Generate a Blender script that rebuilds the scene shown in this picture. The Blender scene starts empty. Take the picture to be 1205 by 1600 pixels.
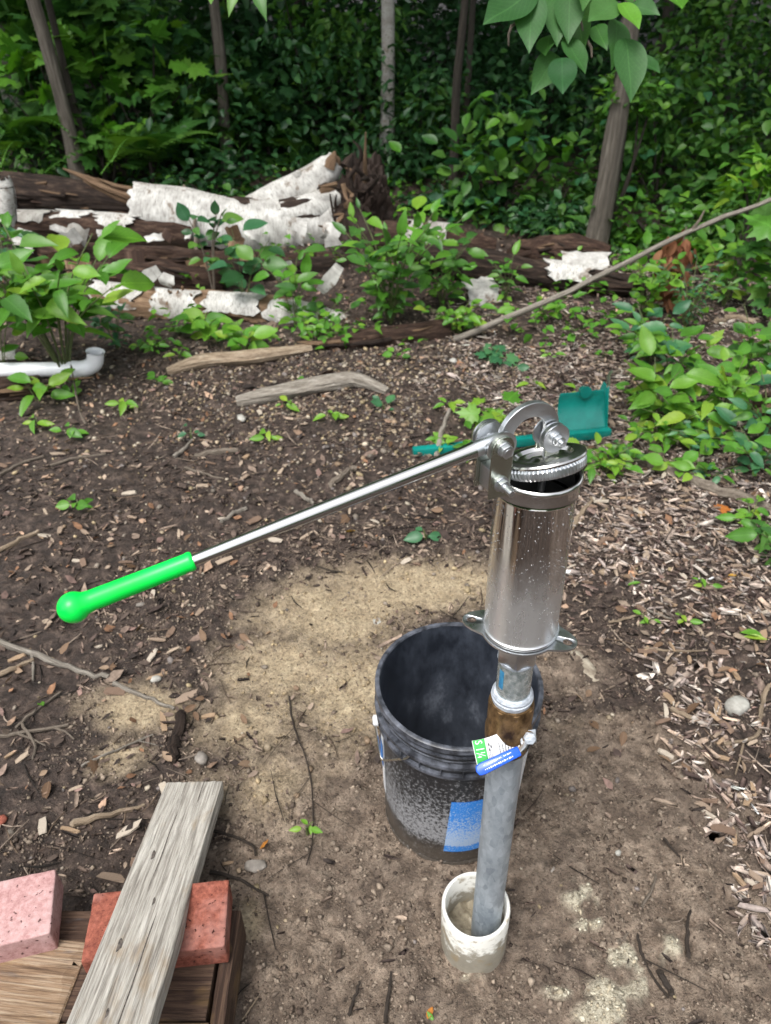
import bpy, bmesh, math, random
import numpy as np
from mathutils import Vector, Matrix, Euler
random.seed(11); rng = np.random.default_rng(11)
sc = bpy.context.scene
COL = sc.collection
# ------------------------------------------------------------------ camera
CAM = Vector((0.0, 0.0, 1.41)); PITCH = math.radians(36.0); FPX = 1203.0
cd = bpy.data.cameras.new('camera'); cam = bpy.data.objects.new('camera', cd); COL.objects.link(cam)
cam.location = CAM; cam.rotation_euler = (math.pi/2 - PITCH, 0, 0)
cd.sensor_fit = 'VERTICAL'; cd.sensor_height = 36.0; cd.lens = 36.0*FPX/1600.0
cd.clip_start = 0.02; cd.clip_end = 400
cd.dof.use_dof = True; cd.dof.focus_distance = 0.95; cd.dof.aperture_fstop = 8.5
sc.camera = cam
# ------------------------------------------------------------------ sky, sun, exposure
w = bpy.data.worlds.new('World'); sc.world = w; w.use_nodes = True
nt = w.node_tree; nt.nodes.clear()
sky = nt.nodes.new('ShaderNodeTexSky'); sky.sky_type = 'NISHITA'; sky.sun_disc = False
SUN_EL, SUN_ROT = math.radians(62), math.radians(215)
sky.sun_elevation = SUN_EL; sky.sun_rotation = SUN_ROT; sky.dust_density = 3.0; sky.air_density = 1.0
hs = nt.nodes.new('ShaderNodeHueSaturation'); hs.inputs['Saturation'].default_value = 0.22
bg = nt.nodes.new('ShaderNodeBackground'); bg.inputs['Strength'].default_value = 0.15
wo = nt.nodes.new('ShaderNodeOutputWorld')
nt.links.new(sky.outputs[0], hs.inputs['Color']); nt.links.new(hs.outputs[0], bg.inputs[0]); nt.links.new(bg.outputs[0], wo.inputs[0])
sl = bpy.data.lights.new('sun', 'SUN'); so = bpy.data.objects.new('sun', sl); COL.objects.link(so)
sl.energy = 1.5; sl.angle = math.radians(25); sl.color = (1.0, 0.97, 0.92)
sd = Vector((math.sin(SUN_ROT)*math.cos(SUN_EL), math.cos(SUN_ROT)*math.cos(SUN_EL), math.sin(SUN_EL)))
so.rotation_euler = sd.to_track_quat('Z', 'Y').to_euler()
sc.view_settings.view_transform = 'Standard'; sc.view_settings.look = 'None'
sc.view_settings.exposure = 1.05; sc.view_settings.gamma = 1.0; sc.view_settings.use_curve_mapping = False
sc.render.engine = 'CYCLES'; sc.cycles.use_denoising = True
sc.cycles.max_bounces = 7; sc.cycles.diffuse_bounces = 3; sc.cycles.glossy_bounces = 5; sc.cycles.transparent_max_bounces = 4
# ------------------------------------------------------------------ photo geometry -> world places
CP, SP = math.cos(PITCH), math.sin(PITCH)
def ray(px, py):
    a = (px-602.5)/FPX; b = (800.0-py)/FPX
    return Vector((a, CP+b*SP, -SP+b*CP))
def at_z(px, py, z=0.0):
    d = ray(px, py); return CAM + d*((z-CAM.z)/d.z)
def at_y(px, py, Y):
    d = ray(px, py); return CAM + d*(Y/d.y)
def at_d(px, py, zc): return CAM + ray(px, py)*zc
def proj(p):
    v = Vector(p)-CAM; zc = v.y*CP - v.z*SP; b = v.y*SP + v.z*CP
    return 602.5+FPX*v.x/zc, 800-FPX*b/zc
# ------------------------------------------------------------------ noise
def _h(ix, iy, s):
    n = (ix*374761393 + iy*668265263 + s*1274126177) & 0xFFFFFFFF
    n = ((n ^ (n >> 13))*1274126177) & 0xFFFFFFFF
    return ((n ^ (n >> 16)) & 0xFFFF)/65535.0
def vn(x, y, s=0):
    x = np.asarray(x, float); y = np.asarray(y, float)
    ix = np.floor(x).astype(np.int64); iy = np.floor(y).astype(np.int64)
    fx = x-ix; fy = y-iy; fx = fx*fx*(3-2*fx); fy = fy*fy*(3-2*fy)
    return (_h(ix, iy, s)*(1-fx)+_h(ix+1, iy, s)*fx)*(1-fy)+(_h(ix, iy+1, s)*(1-fx)+_h(ix+1, iy+1, s)*fx)*fy
def fbm(x, y, s=0, o=4):
    r = 0; a = .5
    for k in range(o): r = r + a*vn(x*2**k+17.3*k, y*2**k-9.1*k, s+k); a *= .5
    return r/(1-.5**o)
def blobs(x, y, L):
    m = np.zeros(np.shape(x))
    for (px, py, rx, ry, a) in L:
        c = at_z(px, py); dx = (x-c.x)/rx; dy = (y-c.y)/ry
        m = np.maximum(m, a*np.exp(-(dx*dx+dy*dy)))
    return m
SAND = [(640,920,.34,.13,1.1),(520,960,.26,.16,1.1),(440,1040,.20,.15,1.0),(560,1080,.2,.2,1.0),(400,1130,.15,.12,.9),(215,1110,.14,.08,1.0),(420,1220,.12,.1,.8),
        (190,1180,.1,.07,.7),(720,905,.16,.07,1.0),(900,1130,.1,.06,.45),(390,1440,.03,.05,.8),(330,1245,.1,.07,.7)]
CLAY = [(905,1400,.035,.03,1.1),(930,1460,.04,.03,1.2),(990,1490,.05,.035,1.1),(960,1550,.05,.03,1.),(940,1585,.05,.02,1.),(1040,1480,.03,.02,1.),(870,1550,.03,.012,.8),(740,1525,.02,.01,1),(1010,1540,.02,.02,.8)]
MUD = [(700,1350,.42,.30,1.2),(980,1250,.26,.28,1.2),(560,1400,.35,.3,1.1),(980,1500,.4,.3,1.2),(900,1050,.16,.12,.9),(480,1250,.2,.2,1.0)]
def masks(x, y):
    n1 = fbm(x*9, y*9, 3)-.5; n2 = fbm(x*35, y*35, 7, 3)-.5
    s = np.clip((blobs(x, y, SAND)+n1*.55+n2*.35-.27)*1.5, 0, 1)
    c = np.clip((n1*1.4+n2*2.2+.22)*4, 0, 1)*np.clip(blobs(x, y, CLAY)*2.6-.7, 0, 1)
    m = np.clip((blobs(x, y, MUD)+n1*.5+n2*.15-.42)*4, 0, 1)
    return s, c, np.maximum(m, s)
def H(x, y):
    x = np.asarray(x, float); y = np.asarray(y, float)
    base = (fbm(x*1.1, y*1.1, 21, 2)-.5)*.07*np.clip((y-1.4)/1.5, 0.12, 1)
    base = base + .05*np.clip(y-4.6, 0, 20)+.03*np.clip(np.abs(x)-4, 0, 20)
    return base + (fbm(x*8, y*8, 31, 3)-.5)*.016
def Hf(x, y):
    s, c, m = masks(x, y)
    n = (fbm(x*38, y*38, 41, 3)-.5)*.024*(1-.65*s) - np.abs(fbm(x*60, y*60, 57, 2)-.5)*.012*(1-.5*s) + np.abs(fbm(x*120, y*120, 51, 2)-.5)*.009*(1-.4*s) + (fbm(x*14, y*14, 61, 2)-.5)*.014*m*(1-.5*s)
    cx = (x-.157); cy = (y-.648); r = np.sqrt(cx*cx+cy*cy)
    n = n - .012*np.exp(-((r-.07)/.03)**2)
    return H(x, y)+n + c*.006
def hz(x, y): return float(H(np.array([x]), np.array([y]))[0])
def gz(px, py, dz=0.0):
    p = at_z(px, py); z = hz(p.x, p.y); p = at_z(px, py, z); return Vector((p.x, p.y, hz(p.x, p.y)+dz))
# ------------------------------------------------------------------ object helpers
def tag(o, label=None, cat=None, group=None, kind=None):
    for k, v in (('label', label), ('category', cat), ('group', group), ('kind', kind)):
        if v: o[k] = v
    return o
def empty(name, loc, label, cat, group=None):
    o = bpy.data.objects.new(name, None); COL.objects.link(o); o.location = loc; o.empty_display_size = .05
    return tag(o, label, cat, group)
def mesh(name, V, F, mat=None, smooth=True, uv=None, tint=None, col=None):
    me = bpy.data.meshes.new(name)
    V = np.asarray(V, np.float32).reshape(-1, 3)
    if isinstance(F, np.ndarray):
        n, k = F.shape; me.vertices.add(len(V)); me.vertices.foreach_set('co', V.ravel())
        me.loops.add(n*k); me.loops.foreach_set('vertex_index', F.astype(np.int32).ravel())
        me.polygons.add(n); me.polygons.foreach_set('loop_start', np.arange(0, n*k, k, dtype=np.int32))
        me.update(calc_edges=True); me.validate()
    else:
        me.from_pydata(V.tolist(), [], F); me.update()
    if smooth: me.polygons.foreach_set('use_smooth', np.ones(len(me.polygons), bool))
    li = None
    if uv is not None:
        l = me.uv_layers.new(name='UVMap'); li = np.empty(len(me.loops), np.int32); me.loops.foreach_get('vertex_index', li)
        l.data.foreach_set('uv', np.asarray(uv, np.float32)[li].ravel())
    if tint is not None:
        a = me.attributes.new('tint', 'FLOAT', 'POINT'); a.data.foreach_set('value', np.asarray(tint, np.float32))
    if col is not None:
        a = me.attributes.new('Col', 'FLOAT_COLOR', 'POINT'); c = np.ones((len(V), 4), np.float32); c[:, :3] = col
        a.data.foreach_set('color', c.ravel())
    if mat: me.materials.append(mat)
    return me
def link(name, me, parent=None, M=None, **k):
    o = bpy.data.objects.new(name, me); COL.objects.link(o)
    if parent is not None: o.parent = parent
    if M is not None: o.matrix_basis = M
    return tag(o, **k)
class MB:
    """collects shapes for ONE mesh; a frame M places them"""
    def __init__(s): s.V = []; s.F = []; s.U = []
    def add(s, V, F, U=None):
        o = len(s.V); s.V += [tuple(v) for v in V]; s.F += [tuple(i+o for i in f) for f in F]
        s.U += [tuple(u) for u in U] if U is not None else [(v[0], v[1]) for v in V]; return s
    def build(s, name, mat, parent=None, smooth=True, M=None, bevel=0, inv=None, **k):
        V = s.V
        if inv is not None: V = [inv @ Vector(v) for v in V]
        me = mesh(name, V, s.F, mat, smooth, uv=s.U)
        b = bmesh.new(); b.from_mesh(me)
        bmesh.ops.recalc_face_normals(b, faces=b.faces)
        if bevel: bmesh.ops.bevel(b, geom=[e for e in b.edges if len(e.link_faces) == 2 and e.calc_face_angle(0) > .6], offset=bevel, segments=2, affect='EDGES', profile=.5)
        b.to_mesh(me); b.free()
        if bevel or not smooth: pass
        if smooth:
            me.polygons.foreach_set('use_smooth', np.ones(len(me.polygons), bool))
            try: me.set_sharp_from_angle(angle=math.radians(38))
            except Exception: pass
        return link(name, me, parent, M, **k)
def frame(d, up=Vector((0, 0, 1))):
    d = Vector(d).normalized(); x = d.cross(up)
    if x.length < 1e-4: x = d.cross(Vector((1, 0, 0)))
    x.normalize(); return x, x.cross(d), d
def tube(P, R, n=10, caps=True, jit=0.0, jf=9.0, seed=0, a0=0.0, flat=1.0):
    P = [Vector(p) for p in P]
    if not hasattr(R, '__len__'): R = [R]*len(P)
    V = []; U = []; F = []; L = 0; x = None
    for i, p in enumerate(P):
        d = (P[min(i+1, len(P)-1)]-P[max(i-1, 0)])
        if i: L += (P[i]-P[i-1]).length
        if x is None: x, y, d = frame(d)
        else:
            d.normalize(); x = (x - d*x.dot(d)).normalized(); y = x.cross(d)
        for k in range(n):
            a = a0+2*math.pi*k/n; r = R[i]
            if jit: r *= 1+jit*(2*float(fbm(np.array(math.cos(a)*1.6+seed*3.1), np.array(math.sin(a)*1.6+L*jf+seed), 5+seed, 3))-1)+jit*.5*(float(vn(np.array(k*.9+seed), np.array(L*3.+seed*2), 15+seed))-.5)*(n > 24)
            V.append(p + x*(math.cos(a)*r)+y*(math.sin(a)*r*flat)); U.append((k/n, L))
    for i in range(len(P)-1):
        for k in range(n):
            k2 = (k+1) % n; F.append((i*n+k, i*n+k2, (i+1)*n+k2, (i+1)*n+k))
    if caps: F.append(tuple(range(n-1, -1, -1))); F.append(tuple((len(P)-1)*n+k for k in range(n)))
    return V, F, U
def smoothpts(P, m=6):
    P = [Vector(p) for p in P]; out = []
    for i in range(len(P)-1):
        p0 = P[max(i-1, 0)]; p1 = P[i]; p2 = P[i+1]; p3 = P[min(i+2, len(P)-1)]
        for k in range(m):
            t = k/m; out.append(.5*((2*p1)+(p2-p0)*t+(2*p0-5*p1+4*p2-p3)*t*t+(3*p1-p0-3*p2+p3)*t**3))
    return out+[P[-1]]
def lerpR(R, m, n):
    return list(np.interp(np.linspace(0, len(R)-1, n), range(len(R)), R))
def lathe(prof, n=40, close=False, c=(0, 0, 0)):
    V = []; F = []; U = []
    for j, (r, z) in enumerate(prof):
        for k in range(n):
            a = 2*math.pi*k/n; V.append((c[0]+r*math.cos(a), c[1]+r*math.sin(a), c[2]+z)); U.append((k/n, z))
    m = len(prof)
    for j in range(m-1 if not close else m):
        for k in range(n):
            k2 = (k+1) % n; j2 = (j+1) % m; F.append((j*n+k, j*n+k2, j2*n+k2, j2*n+k))
    return V, F, U
def prism(out, h0, h1, X, Y, Z, O, holes=None):
    n = len(out); V = [O+X*u+Y*v+Z*h0 for u, v in out]+[O+X*u+Y*v+Z*h1 for u, v in out]
    F = [tuple(range(n-1, -1, -1)), tuple(range(n, 2*n))]+[(i, (i+1) % n, n+(i+1) % n, n+i) for i in range(n)]
    return V, F, [(0, 0)]*(2*n)
def ringplate(ro, ri, h0, h1, X, Y, Z, O, a0=0, a1=2*math.pi, n=28, full=True):
    V = []; F = []; m = n if full else n+1
    for i in range(m):
        a = a0+(a1-a0)*i/n; c, s_ = math.cos(a), math.sin(a)
        for r, h in ((ro, h0), (ro, h1), (ri, h1), (ri, h0)): V.append(O+X*(r*c)+Y*(r*s_)+Z*h)
    for i in range(n):
        j = (i+1) % m
        for k in range(4):
            k2 = (k+1) % 4; F.append((i*4+k, j*4+k, j*4+k2, i*4+k2))
    if not full: F.append((0, 1, 2, 3)); F.append(tuple((m-1)*4+k for k in (3, 2, 1, 0)))
    return V, F, [(0, 0)]*len(V)
def hexp(r, a0=0, n=6): return [(r*math.cos(a0+2*math.pi*k/n), r*math.sin(a0+2*math.pi*k/n)) for k in range(n)]
def box(c, s, R=None):
    V = [Vector((x*s[0]/2, y*s[1]/2, z*s[2]/2)) for x in (-1, 1) for y in (-1, 1) for z in (-1, 1)]
    if R: V = [R @ v for v in V]
    V = [v+Vector(c) for v in V]
    F = [(0, 1, 3, 2), (4, 6, 7, 5), (0, 4, 5, 1), (2, 3, 7, 6), (0, 2, 6, 4), (1, 5, 7, 3)]
    return V, F, [(0, 0)]*8
# ------------------------------------------------------------------ materials
class N:
    def __init__(s, name):
        s.m = bpy.data.materials.new(name); s.m.use_nodes = True; s.t = s.m.node_tree; s.t.nodes.clear()
        s.out = s.n('ShaderNodeOutputMaterial'); s.p = s.n('ShaderNodeBsdfPrincipled'); s.l(s.p.outputs[0], s.out.inputs[0])
    def n(s, t, **k):
        x = s.t.nodes.new(t)
        for a, b in k.items(): setattr(x, a, b)
        return x
    def l(s, a, b): s.t.links.new(a, b)
    def v(s, sock, val):
        if hasattr(val, 'is_output') or isinstance(val, bpy.types.NodeSocket): s.l(val, sock)
        else: sock.default_value = val
    def coord(s, kind='Object', scale=(1, 1, 1)):
        c = s.n('ShaderNodeTexCoord'); m = s.n('ShaderNodeMapping'); s.l(c.outputs[kind], m.inputs[0]); m.inputs['Scale'].default_value = scale
        return m.outputs[0]
    def noise(s, co, scale, detail=4, rough=.6, dist=0):
        x = s.n('ShaderNodeTexNoise'); s.l(co, x.inputs['Vector']); x.inputs['Scale'].default_value = scale
        x.inputs['Detail'].default_value = detail; x.inputs['Roughness'].default_value = rough; x.inputs['Distortion'].default_value = dist
        return x.outputs['Fac']
    def ramp(s, f, stops):
        r = s.n('ShaderNodeValToRGB'); s.l(f, r.inputs[0]); e = r.color_ramp.elements
        while len(e) < len(stops): e.new(.5)
        for i, (p, c) in enumerate(stops):
            e[i].position = p; e[i].color = (*c, 1) if hasattr(c, '__len__') else (c, c, c, 1)
        return r.outputs[0]
    def mix(s, f, a, b, bt='MIX'):
        x = s.n('ShaderNodeMix', data_type='RGBA', blend_type=bt)
        s.v(x.inputs[0], f); s.v(x.inputs[6], a if not isinstance(a, tuple) else (*a, 1)); s.v(x.inputs[7], b if not isinstance(b, tuple) else (*b, 1))
        return x.outputs[2]
    def math(s, op, a, b=0.0, clamp=False):
        x = s.n('ShaderNodeMath', operation=op, use_clamp=clamp); s.v(x.inputs[0], a); s.v(x.inputs[1], b); return x.outputs[0]
    def bump(s, h, st=.4, d=.002):
        b = s.n('ShaderNodeBump'); s.l(h, b.inputs['Height']); b.inputs['Strength'].default_value = st; b.inputs['Distance'].default_value = d
        s.l(b.outputs[0], s.p.inputs['Normal']); return b
    def set(s, col=None, rough=None, metal=None, spec=None, coat=None):
        for nm, v in (('Base Color', col), ('Roughness', rough), ('Metallic', metal), ('Specular IOR Level', spec), ('Coat Weight', coat)):
            if v is not None: s.v(s.p.inputs[nm], (*v, 1) if isinstance(v, tuple) else v)
        return s.m
def simple(name, c1, c2, scale=20, rough=.5, metal=0, bump=.3, bd=.001, kind='Object', sc_=(1, 1, 1), lo=.35, hi=.65, spec=.5, detail=5):
    m = N(name); co = m.coord(kind, sc_); f = m.noise(co, scale, detail)
    m.set(m.ramp(f, [(lo, c1), (hi, c2)]), m.ramp(m.noise(co, scale*.7, 5, .7), [(.35, rough*.8), (.7, min(1, rough*1.35))]), metal, spec)
    if bump: m.bump(m.noise(co, scale*3, 4), bump, bd)
    return m.m
def wood(name, dark, mid, light, su=6, sv=1.2, kind='UV', rough=.75, bd=.003, axis=None, spec=.3):
    m = N(name); co = m.coord(kind, axis or (su*1.0, sv, 1)); f = m.noise(co, 3.0, 7, .68, .5); g = m.noise(m.coord(kind, axis or (su*4, sv*1.3, 1)), 6, 5, .7)
    c = m.ramp(f, [(.28, dark), (.5, mid), (.72, light)]); c = m.mix(m.ramp(g, [(.35, .75), (.6, 0.)]), c, dark)
    m.set(c, rough, 0, spec); m.bump(m.math('ADD', f, m.math('MULTIPLY', g, .6)), .9, bd); return m.m
def leafmat(name, c1, c2, c3, trans=.32, rough=.42, spec=.45, veins=True):
    m = N(name); a = m.n('ShaderNodeAttribute', attribute_name='tint'); oi = m.n('ShaderNodeObjectInfo')
    f = m.math('FRACT', m.math('ADD', a.outputs['Fac'], oi.outputs['Random']))
    c = m.ramp(f, [(0.0, c1), (.55, c2), (.97, c3)])
    uvn = m.n('ShaderNodeTexCoord'); sx = m.n('ShaderNodeSeparateXYZ'); m.l(uvn.outputs['UV'], sx.inputs[0])
    if veins:
        ab = m.math('ABSOLUTE', m.math('SUBTRACT', sx.outputs[0], .5))
        rib = m.math('LESS_THAN', ab, .022)
        w_ = m.n('ShaderNodeTexWave', wave_type='BANDS', bands_direction='Y'); w_.inputs['Scale'].default_value = 3.1; w_.inputs['Distortion'].default_value = .5
        mp = m.n('ShaderNodeCombineXYZ'); m.l(sx.outputs[0], mp.inputs[0]); m.l(m.math('SUBTRACT', sx.outputs[1], m.math('MULTIPLY', ab, .9)), mp.inputs[1]); m.l(mp.outputs[0], w_.inputs['Vector'])
        v = m.math('MAXIMUM', rib, m.ramp(w_.outputs['Fac'], [(.9, 0.), (1., .55)]))
        c = m.mix(m.math('MULTIPLY', v, .35), c, tuple(min(1, x*1.6+.01) for x in c2))
    co = m.coord('Object'); c = m.mix(.5, c, m.ramp(m.noise(co, 25, 3), [(.3, .62), (.7, 1.)]), 'MULTIPLY')
    m.set(c, rough, 0, spec)
    tr = m.n('ShaderNodeBsdfTranslucent'); m.l(m.mix(1.0, c, (1.0, 1.0, .35), 'MULTIPLY'), tr.inputs[0])
    mx = m.n('ShaderNodeMixShader'); mx.inputs[0].default_value = trans; m.l(m.p.outputs[0], mx.inputs[1]); m.l(tr.outputs[0], mx.inputs[2]); m.l(mx.outputs[0], m.out.inputs[0])
    return m.m
def colmat(name, rough=.85, spec=.25, scale=90, bd=.0015):
    m = N(name); a = m.n('ShaderNodeAttribute', attribute_name='Col'); co = m.coord('Object'); f = m.noise(co, scale, 5)
    m.set(m.mix(1.0, a.outputs['Color'], m.ramp(f, [(.3, .55), (.7, 1.25)]), 'MULTIPLY'), rough, 0, spec); m.bump(f, .5, bd); return m.m
M = {}
def steel(name, col=(.62, .62, .60), r0=.12, r1=.35, scale=14, bump=0.0, streak=(1, 1, 1), dirt=None):
    m = N(name); co = m.coord('Object', streak); f = m.noise(co, scale, 5, .6)
    c = m.mix(m.ramp(f, [(.4, 0.), (.75, .5)]), col, tuple(x*.75 for x in col))
    m.set(c, m.ramp(f, [(.3, r0), (.75, r1)]), 1.0)
    if bump: m.bump(m.noise(co, scale*4, 3), bump, .0006)
    return m.m
M['steel'] = steel('stainless_steel', (.66, .65, .63), .1, .3, 9, streak=(1, 1, .25))
M['zinc'] = steel('zinc_plate', (.70, .72, .74), .26, .44, 60)
M['zinc_green'] = steel('zinc_strap', (.56, .59, .50), .16, .30, 40)
# fogged cylinder: condensation makes the lower half dull
m = N('fogged_steel'); co = m.coord('Object', (1, 1, .22)); f = m.noise(co, 40, 5); cz = m.n('ShaderNodeTexCoord'); sz = m.n('ShaderNodeSeparateXYZ'); m.l(cz.outputs['Object'], sz.inputs[0])
edge = m.math('ADD', sz.outputs[2], m.math('MULTIPLY', m.noise(m.coord('Object', (1, 1, .3)), 35, 3), .12))
fog = m.n('ShaderNodeMapRange'); m.l(edge, fog.inputs[0]); fog.inputs[1].default_value = .955; fog.inputs[2].default_value = .875; fog.inputs[3].default_value = 0; fog.inputs[4].default_value = 1
m.set(m.mix(m.math('MULTIPLY', fog.outputs[0], .35), (.64, .62, .60), (.80, .83, .86)), m.math('ADD', m.math('MULTIPLY', fog.outputs[0], .2), m.ramp(f, [(.35, .03), (.7, .2)])), m.math('SUBTRACT', 1.0, m.math('MULTIPLY', fog.outputs[0], .22)))
m.bump(f, .08, .0006); M['fog'] = m.m
m = N('galvanised'); co = m.coord('Object', (1, 1, .5)); vo = m.n('ShaderNodeTexVoronoi'); m.l(co, vo.inputs['Vector']); vo.inputs['Scale'].default_value = 130
f = m.noise(co, 22, 6, .7); bw = m.n('ShaderNodeRGBToBW'); m.l(vo.outputs['Color'], bw.inputs[0])
c = m.ramp(m.math('ADD', m.math('MULTIPLY', f, .8), m.math('MULTIPLY', bw.outputs[0], .22)), [(.3, (.17, .20, .235)), (.5, (.33, .375, .42)), (.72, (.52, .57, .62))])
m.set(c, m.ramp(f, [(.3, .3), (.7, .5)]), .4); m.bump(f, .3, .0008); M['galv'] = m.m
M['brass'] = simple('brass', (.07, .040, .018), (.30, .185, .085), 85, .4, .7, .35, .0012, sc_=(1, 1, .6))
M['tape'] = simple('sealing_tape', (.26, .29, .33), (.56, .60, .66), 120, .45, 0, .6, .001, sc_=(1, 1, 3))
M['nip'] = simple('wet_nipple', (.25, .30, .30), (.62, .66, .66), 150, .25, .6, .5, .0006)
M['blue'] = simple('blue_vinyl', (.006, .07, .50), (.012, .11, .65), 40, .28, 0, .1, .0005)
M['bluelab'] = simple('blue_label', (.02, .14, .30), (.05, .30, .50), 60, .4, 0, 0)
M['tagw'] = simple('tag_paper', (.60, .61, .62), (.80, .80, .79), 25, .45, 0, .15, .0008)
M['tagg'] = simple('tag_green', (.03, .32, .06), (.05, .42, .08), 30, .45, 0, 0)
M['ink'] = simple('ink', (.03, .03, .035), (.06, .06, .06), 50, .6, 0, 0)
M['inkw'] = simple('white_print', (.75, .76, .78), (.85, .85, .85), 50, .5, 0, 0)
M['grip'] = simple('green_vinyl_grip', (.0, .62, .05), (.002, .78, .085), 14, .4, 0, .08, .0006, spec=.4)
M['seam'] = simple('grip_seam', (.0, .25, .02), (.0, .3, .03), 14, .5, 0, 0)
M['rubber'] = simple('black_rubber', (.012, .012, .013), (.03, .028, .028), 40, .5, 0, .3, .001)
m = N('pvc'); co = m.coord('Object'); f = m.noise(co, 60, 5, .65); sx = m.n('ShaderNodeSeparateXYZ'); m.l(co, sx.inputs[0])
d = m.math('ADD', m.math('MULTIPLY', sx.outputs[2], -9.0), m.math('MULTIPLY', f, 1.9)); d = m.math('ADD', d, m.math('MULTIPLY', m.noise(co, 14, 3), 1.0))
c = m.mix(m.ramp(d, [(.58, 0.), (.95, .9)]), (.72, .71, .66), m.mix(f, (.10, .085, .06), (.30, .27, .21)))
c = m.mix(m.ramp(m.noise(co, 38, 4), [(.56, 0.), (.66, .75)]), c, (.26, .20, .12)); m.set(c, .38, 0, .5); m.bump(f, .15, .001); M['pvc'] = m.m
M['pvcclean'] = simple('white_pvc', (.80, .82, .85), (.88, .89, .92), 8, .3, 0, 0)
def bucketmat():
    m = N('dusty_black_plastic'); co = m.coord('Object'); sx = m.n('ShaderNodeSeparateXYZ'); m.l(co, sx.inputs[0]); z = sx.outputs[2]
    sp = m.noise(co, 170, 3, .75); big = m.noise(co, 9, 4)
    zz = m.math('ADD', z, m.math('MULTIPLY', m.math('SUBTRACT', big, .5), .07))
    band = m.ramp(zz, [(.055, .25), (.08, 1.), (.14, .88), (.24, .42), (.29, .0)])
    th = m.math('SUBTRACT', m.math('ADD', sp, m.math('MULTIPLY', band, .27)), .62)
    fac = m.math('MULTIPLY', m.math('MULTIPLY', th, 6, True), .85)
    fac = m.math('MULTIPLY', fac, m.ramp(m.noise(m.coord('Object', (1, 1, .6)), 6, 2), [(.3, .45), (.42, 1.)]))
    low = m.ramp(zz, [(.03, .55), (.068, .22), (.075, 0.)])
    c = m.mix(fac, (.018, .019, .022), (.30, .30, .31)); c = m.mix(low, c, m.mix(sp, (.05, .04, .03), (.16, .13, .10)))
    m.set(c, m.mix(fac, (.38,)*3, (.8,)*3), 0, .5); m.bump(sp, .2, .0008); return m.m
M['bucket'] = bucketmat()
m = N('bucket_inside'); co = m.coord('Object', (1, 1, .5)); f = m.noise(co, 13, 6, .7)
m.set(m.ramp(f, [(.40, (.016, .019, .026)), (.58, (.045, .053, .07)), (.78, (.17, .19, .23))]), m.ramp(f, [(.4, .3), (.7, .6)]), 0, .55); m.bump(f, .15, .001); M['binside'] = m.m
M['bucketrim'] = simple('bucket_rim_plastic', (.022, .024, .03), (.20, .215, .26), 38, .36, 0, .25, .001, lo=.4, hi=.85, spec=.6)  # lighter blue-grey tone puts the highlights of rim and ribs into the colour
m = N('bucket_label'); co = m.coord('Object'); sp = m.noise(co, 300, 3, .7); sx = m.n('ShaderNodeSeparateXYZ'); m.l(co, sx.inputs[0])
lowm = m.ramp(m.math('ADD', sx.outputs[2], m.math('MULTIPLY', m.noise(co, 20, 2), .02)), [(.075, 0.), (.08, .28), (.13, .12), (.2, 0.)])
c = m.mix(m.math('MULTIPLY', m.math('MULTIPLY', m.math('SUBTRACT', m.math('ADD', sp, lowm), .53), 7, True), .75), (.03, .22, .66), (.46, .54, .62)); m.set(c, .5, 0, .4); M['blabel'] = m.m
def brickmat(name, a, b, powd, pw):
    m = N(name); co = m.coord('Object'); f = m.noise(co, 115, 6, .85); g = m.noise(co, 14, 4)
    c = m.mix(m.ramp(f, [(.36, 0.), (.62, 1.)]), a, b); c = m.mix(m.ramp(g, [(.5, 0.), (.7, pw)]), c, powd); pit = m.ramp(m.noise(co, 95, 2), [(.30, 1.), (.34, 0.)])
    c = m.mix(pit, c, tuple(x*.35 for x in a)); m.set(c, .85, 0, .25)
    m.bump(m.math('SUBTRACT', f, m.math('MULTIPLY', pit, .8)), .55, .0022); return m.m
M['brick_red'] = brickmat('red_concrete_brick', (.12, .032, .022), (.33, .108, .072), (.42, .24, .21), .5)
M['brick_pink'] = brickmat('pink_concrete_brick', (.30, .15, .145), (.52, .32, .31), (.56, .40, .39), .5)
def boardmat(name, dark, mid, light, L=1.0):
    m = N(name); co = m.coord('Object', (1.6, 34, 20)); f = m.noise(co, 4, 8, .7, .8); g = m.noise(m.coord('Object', (3, 110, 60)), 3, 5, .75, .3)
    c = m.ramp(f, [(.26, dark), (.47, mid), (.70, light)]); c = m.mix(m.ramp(g, [(.36, .7), (.52, 0.)]), c, dark)
    st = m.noise(m.coord('Object', (4, 9, 4)), 3, 3); c = m.mix(m.ramp(st, [(.55, 0.), (.75, .55)]), c, (.30, .19, .08))
    bl = m.noise(m.coord('Object', (3, 12, 4)), 4, 3); c = m.mix(m.ramp(bl, [(.62, 0.), (.78, .6)]), c, (.12, .13, .15))
    m.set(c, .8, 0, .25); m.bump(m.math('ADD', f, m.math('MULTIPLY', g, .9)), .9, .003); return m.m
M['board'] = boardmat('weathered_board', (.10, .085, .07), (.42, .39, .345), (.68, .65, .59))
M['slab'] = boardmat('worn_slab', (.05, .03, .02), (.26, .17, .105), (.47, .38, .28))
M['slabdark'] = boardmat('dark_wet_wood', (.02, .012, .009), (.07, .042, .03), (.19, .12, .08))
M['silt_'] = simple('buried_stone', (.16, .125, .09), (.42, .37, .29), 30, .8, 0, .6, .004)
M['knot'] = simple('wood_knot', (.03, .026, .024), (.17, .14, .12), 160, .7, 0, .5, .002)
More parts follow.
